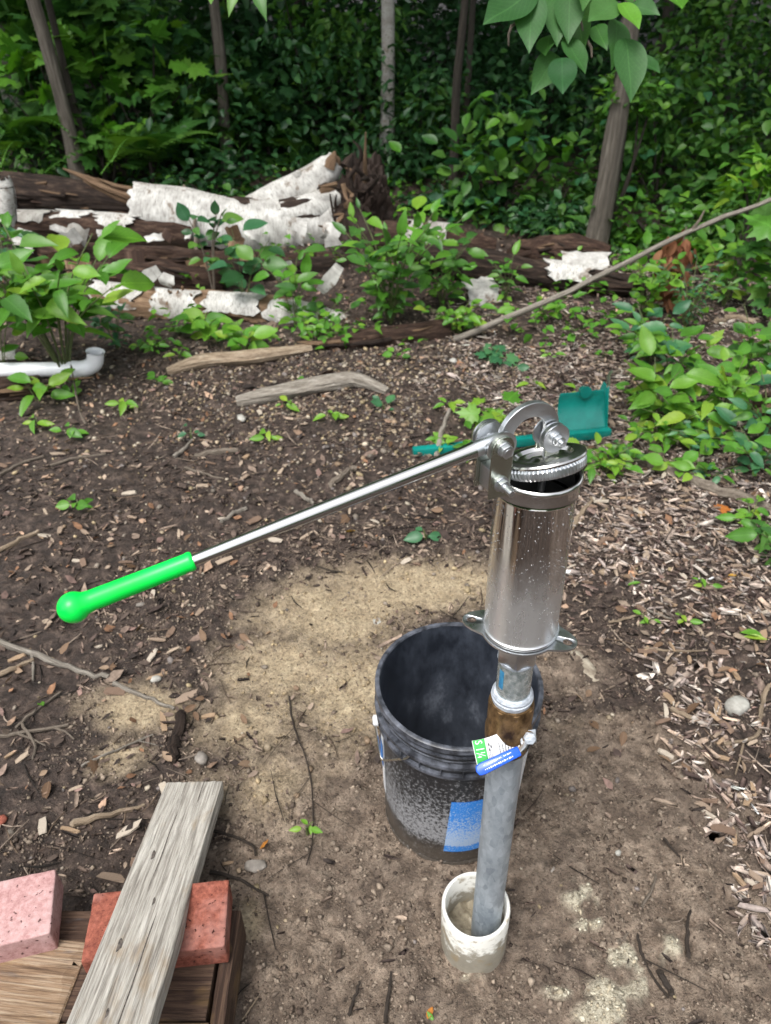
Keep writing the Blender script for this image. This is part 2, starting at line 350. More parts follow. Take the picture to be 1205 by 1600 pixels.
def birch(name, w1=(.62, .61, .58), w2=(.30, .285, .265)):
    m = N(name); uv = m.coord('UV', (3, 1, 1)); le = m.noise(m.coord('UV', (3.2, 34, 1)), 5, 4, .75); ob = m.coord('Object')
    f = m.noise(ob, 14, 5); c = m.ramp(f, [(.3, w2), (.6, w1)])
    c = m.mix(m.ramp(le, [(.52, 0.), (.64, .8)]), c, (.09, .075, .06))
    c = m.mix(m.ramp(m.noise(ob, 7, 5, .7), [(.56, 0.), (.64, .85)]), c, (.13, .09, .06)); m.set(c, .7, 0, .3); m.bump(m.math('SUBTRACT', f, le), .5, .004); return m.m
M['birch'] = birch('birch_bark'); M['birchg'] = birch('grey_birch_bark', (.38, .37, .34), (.22, .2, .18))
M['rot'] = wood('rotten_wood', (.009, .006, .005), (.045, .028, .021), (.19, .13, .095), 9, 2.6, bd=.02)
M['rotred'] = wood('red_rotten_wood', (.014, .008, .006), (.075, .040, .027), (.26, .17, .12), 9, 3, bd=.02)
M['splint'] = wood('splintered_wood', (.06, .035, .02), (.24, .15, .09), (.42, .30, .19), 10, 3, bd=.006)
M['drift'] = wood('pale_dead_wood', (.10, .07, .045), (.34, .26, .18), (.52, .45, .35), 5, 5, bd=.004)
M['driftg'] = wood('grey_dead_wood', (.09, .075, .06), (.28, .25, .21), (.48, .45, .40), 5, 5, bd=.004)
M['stick'] = wood('stick_bark', (.06, .045, .035), (.17, .14, .11), (.32, .28, .23), 4, 14, bd=.002)
M['stickd'] = wood('dark_stick_bark', (.014, .011, .009), (.04, .03, .024), (.09, .07, .05), 4, 14, bd=.002)
M['bark'] = wood('tree_bark', (.05, .042, .034), (.19, .165, .135), (.36, .32, .27), 7, 1.1, bd=.02)
M['barkd'] = wood('dark_tree_bark', (.02, .017, .014), (.06, .05, .04), (.12, .10, .08), 7, 1.6, bd=.01)
M['stem'] = simple('plant_stem', (.05, .08, .02), (.12, .14, .05), 30, .6, 0, 0)
M['stone'] = simple('stone', (.12, .105, .09), (.29, .26, .23), 30, .7, 0, .4, .002)
M['stonep'] = simple('pale_stone', (.22, .21, .185), (.46, .45, .41), 25, .7, 0, .4, .002)
M['teal'] = simple('green_shovel_plastic', (.002, .13, .11), (.006, .20, .17), 9, .22, 0, .05, .001, spec=.6)
M['lf_b'] = leafmat('bright_leaf', (.065, .20, .02), (.10, .29, .03), (.17, .36, .04), .35)
M['lf_y'] = leafmat('yellow_green_leaf', (.10, .28, .025), (.17, .37, .035), (.30, .44, .05), .38)
M['lf_m'] = leafmat('mid_leaf', (.042, .14, .028), (.075, .20, .036), (.13, .28, .045), .34)
M['lf_d'] = leafmat('dark_leaf', (.022, .080, .026), (.036, .115, .038), (.062, .165, .05), .36)
M['lf_t'] = leafmat('blue_green_leaf', (.03, .12, .05), (.05, .17, .07), (.08, .22, .08), .25)
M['lf_h'] = leafmat('hanging_leaf', (.035, .12, .03), (.055, .165, .04), (.09, .22, .055), .42, .5, .4)
M['lf_o'] = leafmat('brown_leaf', (.11, .065, .038), (.20, .13, .085), (.32, .23, .16), .15, .7, .2)
M['lf_r'] = leafmat('orange_leaf', (.42, .13, .03), (.5, .2, .04), (.5, .3, .05), .2, .6, .3)
M['lf_dry'] = leafmat('dried_leaf', (.16, .06, .03), (.27, .115, .06), (.36, .18, .10), .2, .7, .2)
M['wire'] = steel('wire', (.7, .7, .68), .2, .4, 30)
M['cols'] = colmat('mulch_wood'); M['cold'] = colmat('soil_clods', .8, .35, 200, .001); M['colp'] = colmat('gravel_stone', .6, .4, 80)
# ------------------------------------------------------------------ ground
def axis(segs):
    a = [segs[0][0]]
    for lo, hi, st0, st1 in segs:
        p = lo
        while p < hi:
            t = (p-lo)/(hi-lo); p += st0+(st1-st0)*t; a.append(min(p, hi))
    return np.unique(np.round(a, 5))
xs = axis([(-80, -6, 8, 1.2), (-6, -1.6, .6, .04), (-1.6, -.55, .04, .009), (-.55, .75, .0075, .0075), (.75, 1.7, .009, .035), (1.7, 6, .035, .6), (6, 80, 1.2, 8)])
ys = axis([(-60, -2, 8, .8), (-2, .3, .5, .03), (.3, 1.3, .0065, .0075), (1.3, 2.6, .0075, .018), (2.6, 6, .018, .08), (6, 20, .1, .8), (20, 120, 1, 10)])
X, Y = np.meshgrid(xs, ys); Z = Hf(X, Y); s_, c_, m_ = masks(X, Y)
nx, ny = len(xs), len(ys); I = np.arange(nx*ny).reshape(ny, nx)
F = np.stack([I[:-1, :-1], I[:-1, 1:], I[1:, 1:], I[1:, :-1]], -1).reshape(-1, 4)
def groundmat():
    m = N('soil'); a = m.n('ShaderNodeAttribute', attribute_name='Col'); s = m.n('ShaderNodeSeparateColor'); m.l(a.outputs['Color'], s.inputs[0])
    co = m.coord('Object'); f = m.noise(co, 26, 7, .72); g = m.noise(co, 170, 4, .7); b = m.noise(co, 5, 4)
    humus = m.ramp(f, [(.3, (.014, .010, .008)), (.5, (.052, .036, .029)), (.7, (.16, .116, .092))])
    mud = m.ramp(f, [(.28, (.045, .032, .024)), (.46, (.165, .122, .090)), (.66, (.35, .275, .21))])
    mud = m.mix(m.ramp(b, [(.45, 0.), (.65, .55)]), mud, (.10, .074, .058))
    sand = m.ramp(m.math('ADD', m.math('MULTIPLY', f, .6), m.math('MULTIPLY', g, .4)), [(.25, (.17, .128, .083)), (.46, (.36, .28, .18)), (.7, (.55, .455, .31))])
    clay = m.ramp(g, [(.3, (.30, .26, .18)), (.65, (.56, .51, .40))])
    c = m.mix(s.outputs[2], humus, mud); c = m.mix(s.outputs[0], c, sand); c = m.mix(s.outputs[1], c, clay)
    c = m.mix(m.ramp(g, [(.33, .7), (.45, 0.)]), c, (.03, .022, .016))
    c = m.mix(.85, c, m.ramp(m.noise(co, 70, 6, .8, .6), [(.34, .42), (.5, .95), (.66, 1.35)]), 'MULTIPLY')
    m.set(c, m.ramp(b, [(.35, .42), (.6, .75)]), 0, .4)
    m.bump(m.math('ADD', m.math('MULTIPLY', g, .45), f), 1.0, .014); return m.m
g = link('ground', mesh('ground', np.stack([X, Y, Z], -1).reshape(-1, 3), F, groundmat(), True, col=np.stack([s_, c_, m_], -1).reshape(-1, 3)), kind='structure')
# ------------------------------------------------------------------ scatter helpers
def rots(n, yaw=None, tilt=.3):
    yaw = rng.uniform(0, 2*np.pi, n) if yaw is None else yaw; a = rng.normal(0, tilt, n); b = rng.normal(0, tilt, n)
    cy, sy = np.cos(yaw), np.sin(yaw); ca, sa = np.cos(a), np.sin(a); cb, sb = np.cos(b), np.sin(b)
    Rz = np.zeros((n, 3, 3)); Rz[:, 0, 0] = cy; Rz[:, 0, 1] = -sy; Rz[:, 1, 0] = sy; Rz[:, 1, 1] = cy; Rz[:, 2, 2] = 1
    Rx = np.zeros((n, 3, 3)); Rx[:, 0, 0] = 1; Rx[:, 1, 1] = ca; Rx[:, 1, 2] = -sa; Rx[:, 2, 1] = sa; Rx[:, 2, 2] = ca
    Ry = np.zeros((n, 3, 3)); Ry[:, 1, 1] = 1; Ry[:, 0, 0] = cb; Ry[:, 0, 2] = sb; Ry[:, 2, 0] = -sb; Ry[:, 2, 2] = cb
    return Rz@Rx@Ry
def many(name, T, F, R, S, L, mat, cols=None, tint=None, uv=None, jitter=0, parent=None, smooth=False, **k):
    n = len(L); nv = len(T); T = np.asarray(T, float)
    V = T[None]*np.asarray(S).reshape(n, -1)[:, None, :]
    if jitter: V = V*(1+rng.normal(0, jitter, V.shape))
    V = np.einsum('nij,nvj->nvi', R, V)+L[:, None, :]
    FF = (np.asarray(F)[None]+(np.arange(n)*nv)[:, None, None]).reshape(-1, np.asarray(F).shape[1])
    me = mesh(name, V.reshape(-1, 3), FF, mat, smooth, uv=np.tile(uv, (n, 1)) if uv is not None else None,
              tint=np.repeat(tint, nv) if tint is not None else None, col=np.repeat(cols, nv, 0) if cols is not None else None)
    return link(name, me, parent, **k)
CHIPV = [(-.5, -.34, 0), (-.46, .38, 0), (.02, -.5, 0), (-.02, .48, 0), (.46, -.44, 0), (.5, .30, 0)]
CHIPV = [(x, y, -.5) for x, y, _ in CHIPV]+[(x*.95, y*.85, .5) for x, y, _ in CHIPV]
CHIPF = [(6, 8, 9, 7), (8, 10, 11, 9), (0, 1, 7, 6), (0, 6, 8, 2), (2, 8, 10, 4), (1, 3, 9, 7), (3, 5, 11, 9), (4, 10, 11, 5)]
ICOV = None
bm = bmesh.new(); bmesh.ops.create_icosphere(bm, subdivisions=1, radius=1); ICOV = np.array([v.co[:] for v in bm.verts]); ICOF = np.array([[v.index for v in f.verts] for f in bm.faces]); bm.free()
bm = bmesh.new(); bmesh.ops.create_icosphere(bm, subdivisions=2, radius=1); ICO2V = np.array([v.co[:] for v in bm.verts]); ICO2F = np.array([[v.index for v in f.verts] for f in bm.faces]); bm.free()
OCTV = np.array([(1, 0, 0), (-1, 0, 0), (0, 1, 0), (0, -1, 0), (0, 0, 1), (0, 0, -.5)], float)
OCTF = np.array([(0, 2, 4), (2, 1, 4), (1, 3, 4), (3, 0, 4), (2, 0, 5), (1, 2, 5), (3, 1, 5), (0, 3, 5)])
def pal(n, P, v=.25):
    P = np.array(P); c = P[rng.integers(0, len(P), n)]; return np.clip(c*rng.lognormal(0, v, (n, 1)), .004, .8)
def pxdens(x, y):
    v = y*CP+1.41*SP; b = y*SP-1.41*CP
    return 602.5+FPX*x/v, 800-FPX*b/v
def in_mulch(x, y):
    """1 in the deep wood-chip mulch on the right, 0 on bare soil"""
    px, py = pxdens(x, y)
    e = np.interp(py, [640, 720, 860, 940, 1040, 1150, 1300, 1450, 1600], [700, 860, 900, 960, 960, 1010, 1110, 1190, 1230])+ (fbm(x*6, y*6, 77, 3)-.5)*170
    return np.clip((px-e)/70+.5, 0, 1)*np.clip((y-.2)*5, 0, 1)
# mulch (right), thinner litter (left and back)
n = 135000; x = rng.uniform(-2.6, 2.6, n); y = rng.uniform(.35, 4.6, n); keep = rng.random(n)
mu = in_mulch(x, y); ss, cc, mm = masks(x, y)
left = np.clip(1-mm*1.2, 0, 1)*(.34+.4*(fbm(x*5, y*5, 91, 3) > .52))
band = np.exp(-((y-1.75)/.35)**2)*np.clip((x+.25)*3, 0, 1)*.5
back = np.clip((y-1.4)*1.2, 0, 1)
pch = np.clip(.35+2.6*(fbm(x*4.5, y*4.5, 133, 4)-.36), .22, 1)
d = np.clip(mu*pch+left*.6*(1-mu)*pch+band*(1-mm), 0.015, 1)*np.where(y > 3.2, .5, 1)
k_ = keep < d; x, y, mu2 = x[k_], y[k_], mu[k_]
n = len(x); ln = rng.lognormal(-4.02, .48, n)*np.where(mu2 > .4, 1.08, .85); ln = np.clip(ln, .006, .075)
S = np.stack([ln, ln*rng.uniform(.10, .42, n), rng.uniform(.0012, .004, n)], -1)
L = np.stack([x, y, Hf(x, y)+rng.uniform(.001, .010, n)*(.4+mu2)], -1)
P1 = [(.38, .30, .25), (.48, .39, .33), (.25, .185, .15), (.15, .105, .09), (.56, .49, .43), (.31, .255, .23), (.08, .055, .047), (.40, .30, .23)]
P2 = [(.09, .066, .054), (.14, .10, .08), (.06, .042, .036), (.24, .18, .14), (.04, .03, .026), (.30, .23, .175)]
cols = np.where(mu2[:, None] > .4, pal(n, P1), pal(n, P2))
yaw = rng.normal(-.5, 1.0, n)
many('wood_mulch', CHIPV, CHIPF, rots(n, yaw, .2), S, L, M['cols'], cols, jitter=.22, kind='stuff')
print('chips', n)
# dead leaf flakes
LFV = [(-.5, 0, 0), (-.15, -.3, .07), (.2, -.26, .05), (.5, 0, .12), (.2, .26, .02), (-.15, .3, .10)]; LFF = [(0, 1, 5), (1, 2, 5), (2, 4, 5), (2, 3, 4)]
n = 15000; x = rng.uniform(-2.6, 2.6, n); y = .4+4.6*rng.random(n)**.8; ss, cc, mm = masks(x, y); k_ = rng.random(n) < np.clip(1.0-mm, .02, 1)*.8; x, y = x[k_], y[k_]; n = len(x)
s = rng.lognormal(-3.85, .38, n); L = np.stack([x, y, Hf(x, y)+.006], -1)
many('leaf_litter', LFV, LFF, rots(n, None, .4), np.stack([s, s*rng.uniform(.5, .9, n), s], -1), L, M['cols'], pal(n, P2+[(.22, .12, .07), (.30, .20, .14), (.2, .13, .11)]), jitter=.15, kind='stuff')
# gravel patch behind
n = 9000; cx = at_z(600, 660); x = rng.normal(.15, .75, n); y = rng.normal(2.75, .38, n); x2 = rng.uniform(-1.6, 1.2, 900); y2 = rng.uniform(.4, 3.2, 900); x = np.r_[x, x2]; y = np.r_[y, y2]
k_ = (fbm(x*4, y*4, 15, 3) > .42) | (rng.random(len(x)) < .2); x, y = x[k_], y[k_]; n = len(x)
s = np.clip(rng.lognormal(-5.3, .42, n), .002, .014); L = np.stack([x, y, Hf(x, y)+s*.3], -1)
many('gravel', ICOV, ICOF, rots(n, None, .3), np.stack([s, s*.75, s*.6], -1), L, M['colp'], pal(n, [(.24, .19, .13), (.18, .15, .12), (.36, .31, .24), (.20, .14, .09), (.14, .12, .11), (.28, .22, .13)], .25), jitter=.12, smooth=True, kind='stuff')
# soil crumbs
n = 52000; x = rng.uniform(-.75, 1.0, n); y = .38+rng.random(n)**1.25*1.5; ss, cc, mm = masks(x, y); k_ = rng.random(n) < (1-.72*ss)*(.35+.65*(fbm(x*12, y*12, 19, 3) > .47)); x, y, ss, cc = x[k_], y[k_], ss[k_], cc[k_]; n = len(x)
s = np.clip(rng.lognormal(-6.0, .5, n), .001, .010); L = np.stack([x, y, Hf(x, y)+s*.15], -1)
base = pal(n, [(.17, .13, .10), (.12, .088, .066), (.24, .19, .145), (.07, .05, .038), (.22, .175, .135)], .2); base = np.where(cc[:, None] > .3, pal(n, [(.50, .46, .36), (.42, .36, .26)], .1), base); base = np.where((ss[:, None] > .5) & (rng.random((n, 1)) < .7), pal(n, [(.30, .23, .14)], .15), base)
many('soil_crumbs', OCTV, OCTF, rots(n, None, .4), np.stack([s, s*.8, s*.7], -1), L, M['cold'], base, jitter=.25, kind='stuff')
# small twig debris
n = 2600; x = rng.uniform(-1.9, 2, n); y = .4+rng.random(n)**1.2*3.2; ss, cc, mm = masks(x, y); k_ = rng.random(n) < np.clip(1.1-mm, .12, 1); x, y = x[k_], y[k_]; n = len(x)
T = []; 
for j, (px_, w_) in enumerate(((-.5, .6), (0, 1), (.5, .5))):
    for k in range(3): T.append((px_, math.cos(k*2.094)*w_+(8 if j == 1 else 0)*.25, math.sin(k*2.094)*w_))
TF = [(j*3+k, j*3+(k+1) % 3, (j+1)*3+(k+1) % 3, (j+1)*3+k) for j in range(2) for k in range(3)]
ln = rng.lognormal(-2.9, .5, n); th = rng.uniform(.0008, .0024, n); L = np.stack([x, y, Hf(x, y)+.004], -1)
many('twig_debris', T, TF, rots(n, None, .1), np.stack([ln, th, th], -1), L, M['cols'], pal(n, [(.05, .035, .028), (.12, .085, .06), (.24, .19, .15), (.02, .016, .013)]), smooth=True, kind='stuff')
# ------------------------------------------------------------------ leaves
def leaf_tmpl(wd=.5, n=6, fold=.10, droop=.22, tip=1.0, base=.75, wavy=0.0, serr=0.0):
    V = []; U = []; F = []
    for i in range(n+1):
        t = i/n; wv = math.sin(math.pi*t**base)**.85*wd/2 if 0 < t < 1 else 0.0
        if t > .75: wv *= 1-(t-.75)*.9*tip
        if serr and i % 2: wv *= 1-serr
        z = -droop*t*t + wavy*math.sin(t*9); zz = fold*wv*2
        V += [(-wv, t, z+zz), (0, t, z), (wv, t, z+zz)]; U += [(.5-wv/wd, t), (.5, t), (.5+wv/wd, t)]
    for i in range(n):
        a = i*3; F += [(a, a+1, a+4, a+3), (a+1, a+2, a+5, a+4)]
    return np.array(V), F, np.array(U)
def maple_tmpl():
    O = [(0, 0), (.12, -.06), (.33, -.03), (.27, .10), (.52, .22), (.40, .32), (.56, .50), (.30, .47), (.22, .55), (.24, .76), (.10, .72), (0, 1.0)]
    O = O+[(-x, y) for x, y in O[-2:0:-1]]
    V = [(0, .28, .04)]+[(x, y, -.18*(x*x+(y-.3)**2)+.03*math.sin(9*x+7*y)) for x, y in O]; n = len(O)
    U = [(.5+x*.8, y) for x, y, _ in V]; return np.array(V), [(0, 1+i, 1+(i+1) % n) for i in range(n)], np.array(U)
def fern_tmpl():
    V = []; F = []; U = []
    n = 20
    for i in range(n):
        t = (i+1)/n; y = t; z = .35*t-.75*t*t; l = .26*math.sin(math.pi*min(1, t*.85+.12))**.8*(1.05-t)*1.6; dy = .02
        for s in (-1, 1):
            o = len(V); V += [(0, y-dy, z), (0, y+dy, z), (s*l*.55, y+dy*1.1+l*.2, z-.01), (s*l, y+l*.38, z-.04*l*4), (s*l*.55, y-dy*1.1+l*.18, z-.015)]
            F += [(o, o+1, o+2, o+4), (o+2, o+3, o+4)]; U += [(.3, t)]*5
    for i in range(10):
        t0, t1 = i/10, (i+1)/10; o = len(V)
        f = lambda t: .35*t-.75*t*t
        V += [(-.008, t0, f(t0)+.004), (.008, t0, f(t0)+.004), (.008, t1, f(t1)+.004), (-.008, t1, f(t1)+.004)]; F.append((o, o+1, o+2, o+3)); U += [(.5, t0)]*4
    return np.array(V), F, np.array(U)
TM = {'ov': [leaf_tmpl(wd_, 12, .22, d, 1.15, .78, wv_, .09) for wd_, d, wv_ in ((.50, .05, .02), (.46, .22, .012), (.54, .38, .018), (.44, .5, .01), (.50, -.08, .02))], 'el': [leaf_tmpl(.42, 6, .3, d, 1.2, .9) for d in (.1, .3)],
      'rd': [leaf_tmpl(wd_, 8, .2, d, .6, .85, .012) for wd_, d in ((.70, .05), (.62, .25), (.66, -.06))], 'na': [leaf_tmpl(.28, 6, .3, d, 1.2, .9) for d in (.15, .35)],
      'se': [leaf_tmpl(.5, 14, .25, d, 1.2, .8, 0, .16) for d in (.1, .3)], 'mp': [maple_tmpl()], 'fern': [fern_tmpl()], 'bl': [leaf_tmpl(wd_, 12, .16, d, 1.25, .92, .016) for wd_, d in ((.50, .05), (.46, .22), (.54, .38), (.42, .15))]}
TL = {'ov': leaf_tmpl(.55, 3, .25, .2), 'rd': leaf_tmpl(.75, 3, .2, .15), 'na': leaf_tmpl(.32, 3, .2, .2), 'mp': maple_tmpl()}
_lm = {}
def leafmesh(t, i, mat):
    k = (t, i, mat)
    if k not in _lm: V, F, U = TM[t][i]; _lm[k] = mesh('leaf', V, F, M[mat], True, uv=U)
    return _lm[k]
def lmat(loc, d, nrm, s):
    d = Vector(d).normalized(); x = d.cross(Vector(nrm))
    if x.length < 1e-3: x = d.cross(Vector((1, .3, 0)))
    x.normalize(); z = x.cross(d)
    R = Matrix((x, d, z)).transposed().to_4x4(); return Matrix.Translation(loc) @ R @ Matrix.Scale(s, 4)
def put_leaf(root, loc, d, nrm, s, t, mat, name='leaf', **k):
    return link(name, leafmesh(t, random.randrange(len(TM[t])), mat), root, lmat(loc, d, nrm, s), **k)
def rv(a=1.0): return Vector((random.gauss(0, a), random.gauss(0, a), random.gauss(0, a)))
def plant(name, label, cat, base, h, spread, nst, nl, ls, t, mats, group=None, lean=(0, 0), stem='stem', whorl=False, sr=.003, low=.25):
    r = empty(name, base, label, cat, group)
    per = max(1, nl//nst)
    for i in range(nst):
        a = 2*math.pi*(i+random.random()*.8)/nst; sp = spread*random.uniform(.35, 1.0) if nst > 1 else spread*.15; hh = h*random.uniform(.65, 1.0)
        top = Vector((math.cos(a)*sp+lean[0]*hh, math.sin(a)*sp+lean[1]*hh, hh)); mid = Vector((top.x*.35, top.y*.35, hh*.6))
        P = smoothpts([Vector((0, 0, -.02)), mid, top], 5); mb = MB(); mb.add(*tube(P, [sr*(1-.6*j/(len(P)-1)) for j in range(len(P))], 5))
        mb.build('stem', M[stem], r)
        for j in range(per):
            if whorl:
                tt = 1.0 if j < 5 else random.uniform(.55, .8); a2 = 2*math.pi*j/min(per, 5)+i
            else: tt = low+(1-low)*(j+random.random()*.6)/per; a2 = j*2.4+i
            tt = min(tt, 1); p = P[min(int(tt*(len(P)-1)), len(P)-1)].copy()
            d = Vector((math.cos(a2), math.sin(a2), random.uniform(-.25, .4)))
            if tt > .93 and not whorl and j == per-1: d = (top-mid).normalized()+rv(.2)
            off = Vector((d.x, d.y, .2))*ls*random.uniform(.15, .45)
            s = ls*random.uniform(.45, 1.18)*(1 if whorl else .7+.5*tt)
            put_leaf(r, p+off, d, Vector((0, -.5, 1))+rv(.22), s, t, random.choice(mats))
    return r
def shrub(name, label, cat, c, rad, nstuff, nind, ls, t, mat, group=None, stem='barkd', ncl=22, base=None, crown='foliage', flat=1.0, stems=5, mats=None):
    """a shrub whose crown is a volume of leaves gathered in clumps; the nearest leaves are parts of their own"""
    c = Vector(c); base = Vector((c.x, c.y, hz(c.x, c.y))) if base is None else Vector(base)
    r = empty(name, base, label, cat, group); rad = Vector(rad); C = c-base
    cl = []
    while len(cl) < ncl:
        v = rng.uniform(-1, 1, 3)
        if .2 < np.linalg.norm(v) < 1: cl.append([C.x+v[0]*rad.x, C.y+v[1]*rad.y, max(.04, C.z+v[2]*rad.z)])
    cl = np.array(cl); n = nstuff+nind; ci = rng.integers(0, ncl, n); sig = np.array([rad.x, rad.y, rad.z])*.24
    off = rng.normal(0, 1, (n, 3))*sig; L = cl[ci]+off; L[:, 2] = np.maximum(L[:, 2], .02)
    out = L-np.array(C)[None]; yaw = np.arctan2(out[:, 1], out[:, 0])-np.pi/2+rng.normal(0, .9, n)
    s = ls*rng.uniform(.6, 1.2, n); order = np.argsort(L[:, 1]-s*3+rng.normal(0, .15, n)*rad.y); ind = order[:nind]; st = order[nind:]
    R = rots(n, yaw, .5)
    TV, TF, TU = TL[t if t in TL else 'ov']
    if isinstance(TF[0], tuple) and len(set(len(f) for f in TF)) == 1: TF = np.array(TF)
    if len(st): many(crown, TV, TF, R[st], s[st][:, None]*np.ones(3), L[st], M[mat], tint=rng.random(len(st)), uv=TU, parent=r, smooth=True, kind='stuff')
    for i in ind:
        Mx = Matrix([list(R[i][k])+[0] for k in range(3)]+[[0, 0, 0, 1]])
        link('leaf', leafmesh(t, random.randrange(len(TM[t])), random.choice(mats) if mats else mat), r, Matrix.Translation(Vector(L[i])) @ Mx @ Matrix.Scale(s[i], 4))
    for k in range(stems):
        e = Vector(cl[k]); P = smoothpts([Vector((random.uniform(-.05, .05), random.uniform(-.05, .05), -.03)), Vector((e.x*.4, e.y*.4, e.z*.55))+rv(.03), e], 5)
        mb = MB(); mb.add(*tube(P, [.012*(1-.7*j/(len(P)-1)) for j in range(len(P))], 6)); mb.build('stem', M[stem], r)
    return r
# ------------------------------------------------------------------ the hand pump
def axp(z): return Vector((.1735-.0138*z, .653+.0276*z, z))
PR = Vector(axp(0)); PD = (axp(1)-axp(0)).normalized()
q = Vector((0, 0, 1)).rotation_difference(PD); PM = Matrix.Translation(PR) @ q.to_matrix().to_4x4(); PI_ = PM.inverted()
pump = empty('hand_pump', (0, 0, 0), 'stainless steel hand pump with a green handle on a galvanised pipe', 'hand pump'); pump.matrix_basis = PM
def zr(row):
    lo, hi = -.3, 1.3
    for _ in range(40):
        m_ = (lo+hi)/2
        if proj(PM @ Vector((0, 0, m_)))[1] > row: lo = m_
        else: hi = m_
    return lo
zrim, zcre, zbase, zh1, zn1, zt0, zt1, zb1 = [zr(v) for v in (735, 762, 981, 1026, 1074, 1079, 1088, 1150)]
def part(name, VFU, mat, parent=pump, world=False, bevel=0, smooth=True, **k):
    mb = MB(); mb.add(*VFU); return mb.build(name, M[mat], parent, smooth, inv=PI_ if world else None, bevel=bevel, **k)
R0 = .0438
cyl = part('pump_cylinder', lathe([(R0, zbase+.004), (R0, zcre-.002), (R0+.0016, zcre+.0006), (R0+.0007, zcre+.003), (R0+.0009, zrim-.004), (R0-.0006, zrim-.003), (R0-.0006, zcre), (R0-.001, zbase+.004)], 72, True), 'fog')
part('rolled_rim', lathe([(R0+.0012+.0028*math.cos(a), zrim-.002+.0032*math.sin(a)) for a in np.linspace(0, 2*math.pi, 10, endpoint=False)], 72, True), 'steel', cyl)
part('leather_cup', lathe([(0, zrim-.05), (R0-.002, zrim-.05), (R0-.003, zrim-.035), (.006, zrim-.046)], 40), 'rubber', cyl)
part('weld_bead', lathe([(R0+.0016*math.cos(a)+.001, zbase+.006+.0022*math.sin(a)) for a in np.linspace(0, 2*math.pi, 8, endpoint=False)], 60, True), 'zinc', cyl)
# water drops on the cylinder
n = 700; a = rng.uniform(-math.pi*1.0, math.pi*.1, n); zz = zcre-.006-rng.random(n)**1.3*(zcre-zbase-.02); s = np.clip(rng.lognormal(-7.75, .4, n), .0002, .0009)
Ld = np.stack([np.cos(a)*(R0+.0001), np.sin(a)*(R0+.0001), zz], -1)
m = N('water_drop'); m.set((.42, .42, .43), .08, .95, .9); M['drop'] = m.m
many('water_drops', ICOV, ICOF, rots(n, a, .05), np.stack([s*.5, s, s*1.15], -1), Ld, M['drop'], parent=cyl, smooth=True, kind='stuff')
# base flange with two ears
def flange():
    out = []
    ears = (math.radians(166), math.radians(-27))
    for k in range(120):
        a = 2*math.pi*k/120; r = R0+.004
        for e in ears:
            dd = abs((a-e+math.pi) % (2*math.pi)-math.pi); u = dd/.52
            if u < 1: r = max(r, R0+.004+.0225*(math.cos(u*math.pi)*.5+.5)**.8)
        out.append((r, a))
    V = []; F = []; n = 120
    # ring between inner circle and outline, with ear holes cut as short dark tubes lined with steel
    for h in (zbase-.001, zbase+.0018):
        for r, a in out: V.append((r*math.cos(a), r*math.sin(a), h))
        for k in range(n): a = 2*math.pi*k/n; V.append(((R0-.012)*math.cos(a), (R0-.012)*math.sin(a), h))
    for k in range(n):
        j = (k+1) % n
        F += [(k, j, n+j, n+k), (2*n+k, 3*n+k, 3*n+j, 2*n+j), (k, 2*n+k, 2*n+j, j), (n+k, n+j, 3*n+j, 3*n+k)]
    return V, F, [(0, 0)]*len(V)
fl = part('base_flange', flange(), 'zinc')
# ear plates with real bolt holes: cut them with a boolean
for e in (math.radians(166), math.radians(-27)):
    c = Vector((math.cos(e)*.0590, math.sin(e)*.0590, zbase)); cut = part('hole_cutter', lathe([(.0001, -.01), (.0058, -.01), (.0058, .01), (.0001, .01)], 20, True, c), 'zinc')
    bo = fl.modifiers.new('hole', 'BOOLEAN'); bo.object = cut; bo.operation = 'DIFFERENCE'; bo.solver = 'EXACT'
    bpy.context.view_layer.update(); dg = bpy.context.evaluated_depsgraph_get(); me2 = bpy.data.meshes.new_from_object(fl.evaluated_get(dg)); fl.modifiers.clear(); fl.data = me2; bpy.data.objects.remove(cut)
# fittings below
Lx, Ly, Lz = Vector((1, 0, 0)), Vector((0, 1, 0)), Vector((0, 0, 1))
part('hex_bushing', prism(hexp(.0262, .35), zh1, zbase-.0085, Lx, Ly, Lz, Vector()), 'zinc', bevel=.0015)
part('washer_ring', lathe([(.02, zbase-.009), (.0275, zbase-.008), (.0285, zbase-.003), (.02, zbase-.0012)], 40), 'zinc')
nip = part('pipe_nipple', lathe([(.0222, zn1-.01), (.0222, zh1+.001), (.015, zh1+.003)], 40), 'nip')
part('thread_tape', lathe([(.0225, zh1-.004), (.0238, zh1-.001), (.0238, zh1+.0015), (.0225, zh1+.002)], 40), 'tape', nip)
a_ = [math.radians(v) for v in range(203, 226, 4)]
mb = MB(); mb.add([Vector((.0226*math.cos(a), .0226*math.sin(a), z)) for z in (zn1+.012, zh1-.012) for a in a_], [(i, i+1, len(a_)+i+1, len(a_)+i) for i in range(len(a_)-1)])
mb.build('nipple_label', M['bluelab'], nip)
part('tape_wrap', lathe([(.022, zt1-.004), (.0262, zt1-.003), (.0275, zt1+.004), (.0263, (zt0+zt1)/2), (.0268, zt0-.002), (.0245, zt0+.002), (.022, zt0+.003)], 40), 'tape')
vb = part('valve_body', lathe([(.0235, zb1-.022), (.0275, zb1-.018), (.0275, zb1-.006), (.031, zb1+.002), (.0315, zb1+.020), (.0295, zb1+.028), (.0302, zt1-.012), (.0285, zt1-.004), (.021, zt1-.003)], 48), 'brass')
part('hex_flats', prism(hexp(.0308, .1, 8), zt1-.016, zt1-.006, Lx, Ly, Lz, Vector()), 'brass', vb, bevel=.001)
part('drop_pipe', lathe([(.0195, .012), (.0245, .012), (.0245, zb1-.02), (.0195, zb1-.02)], 48, True), 'galv')
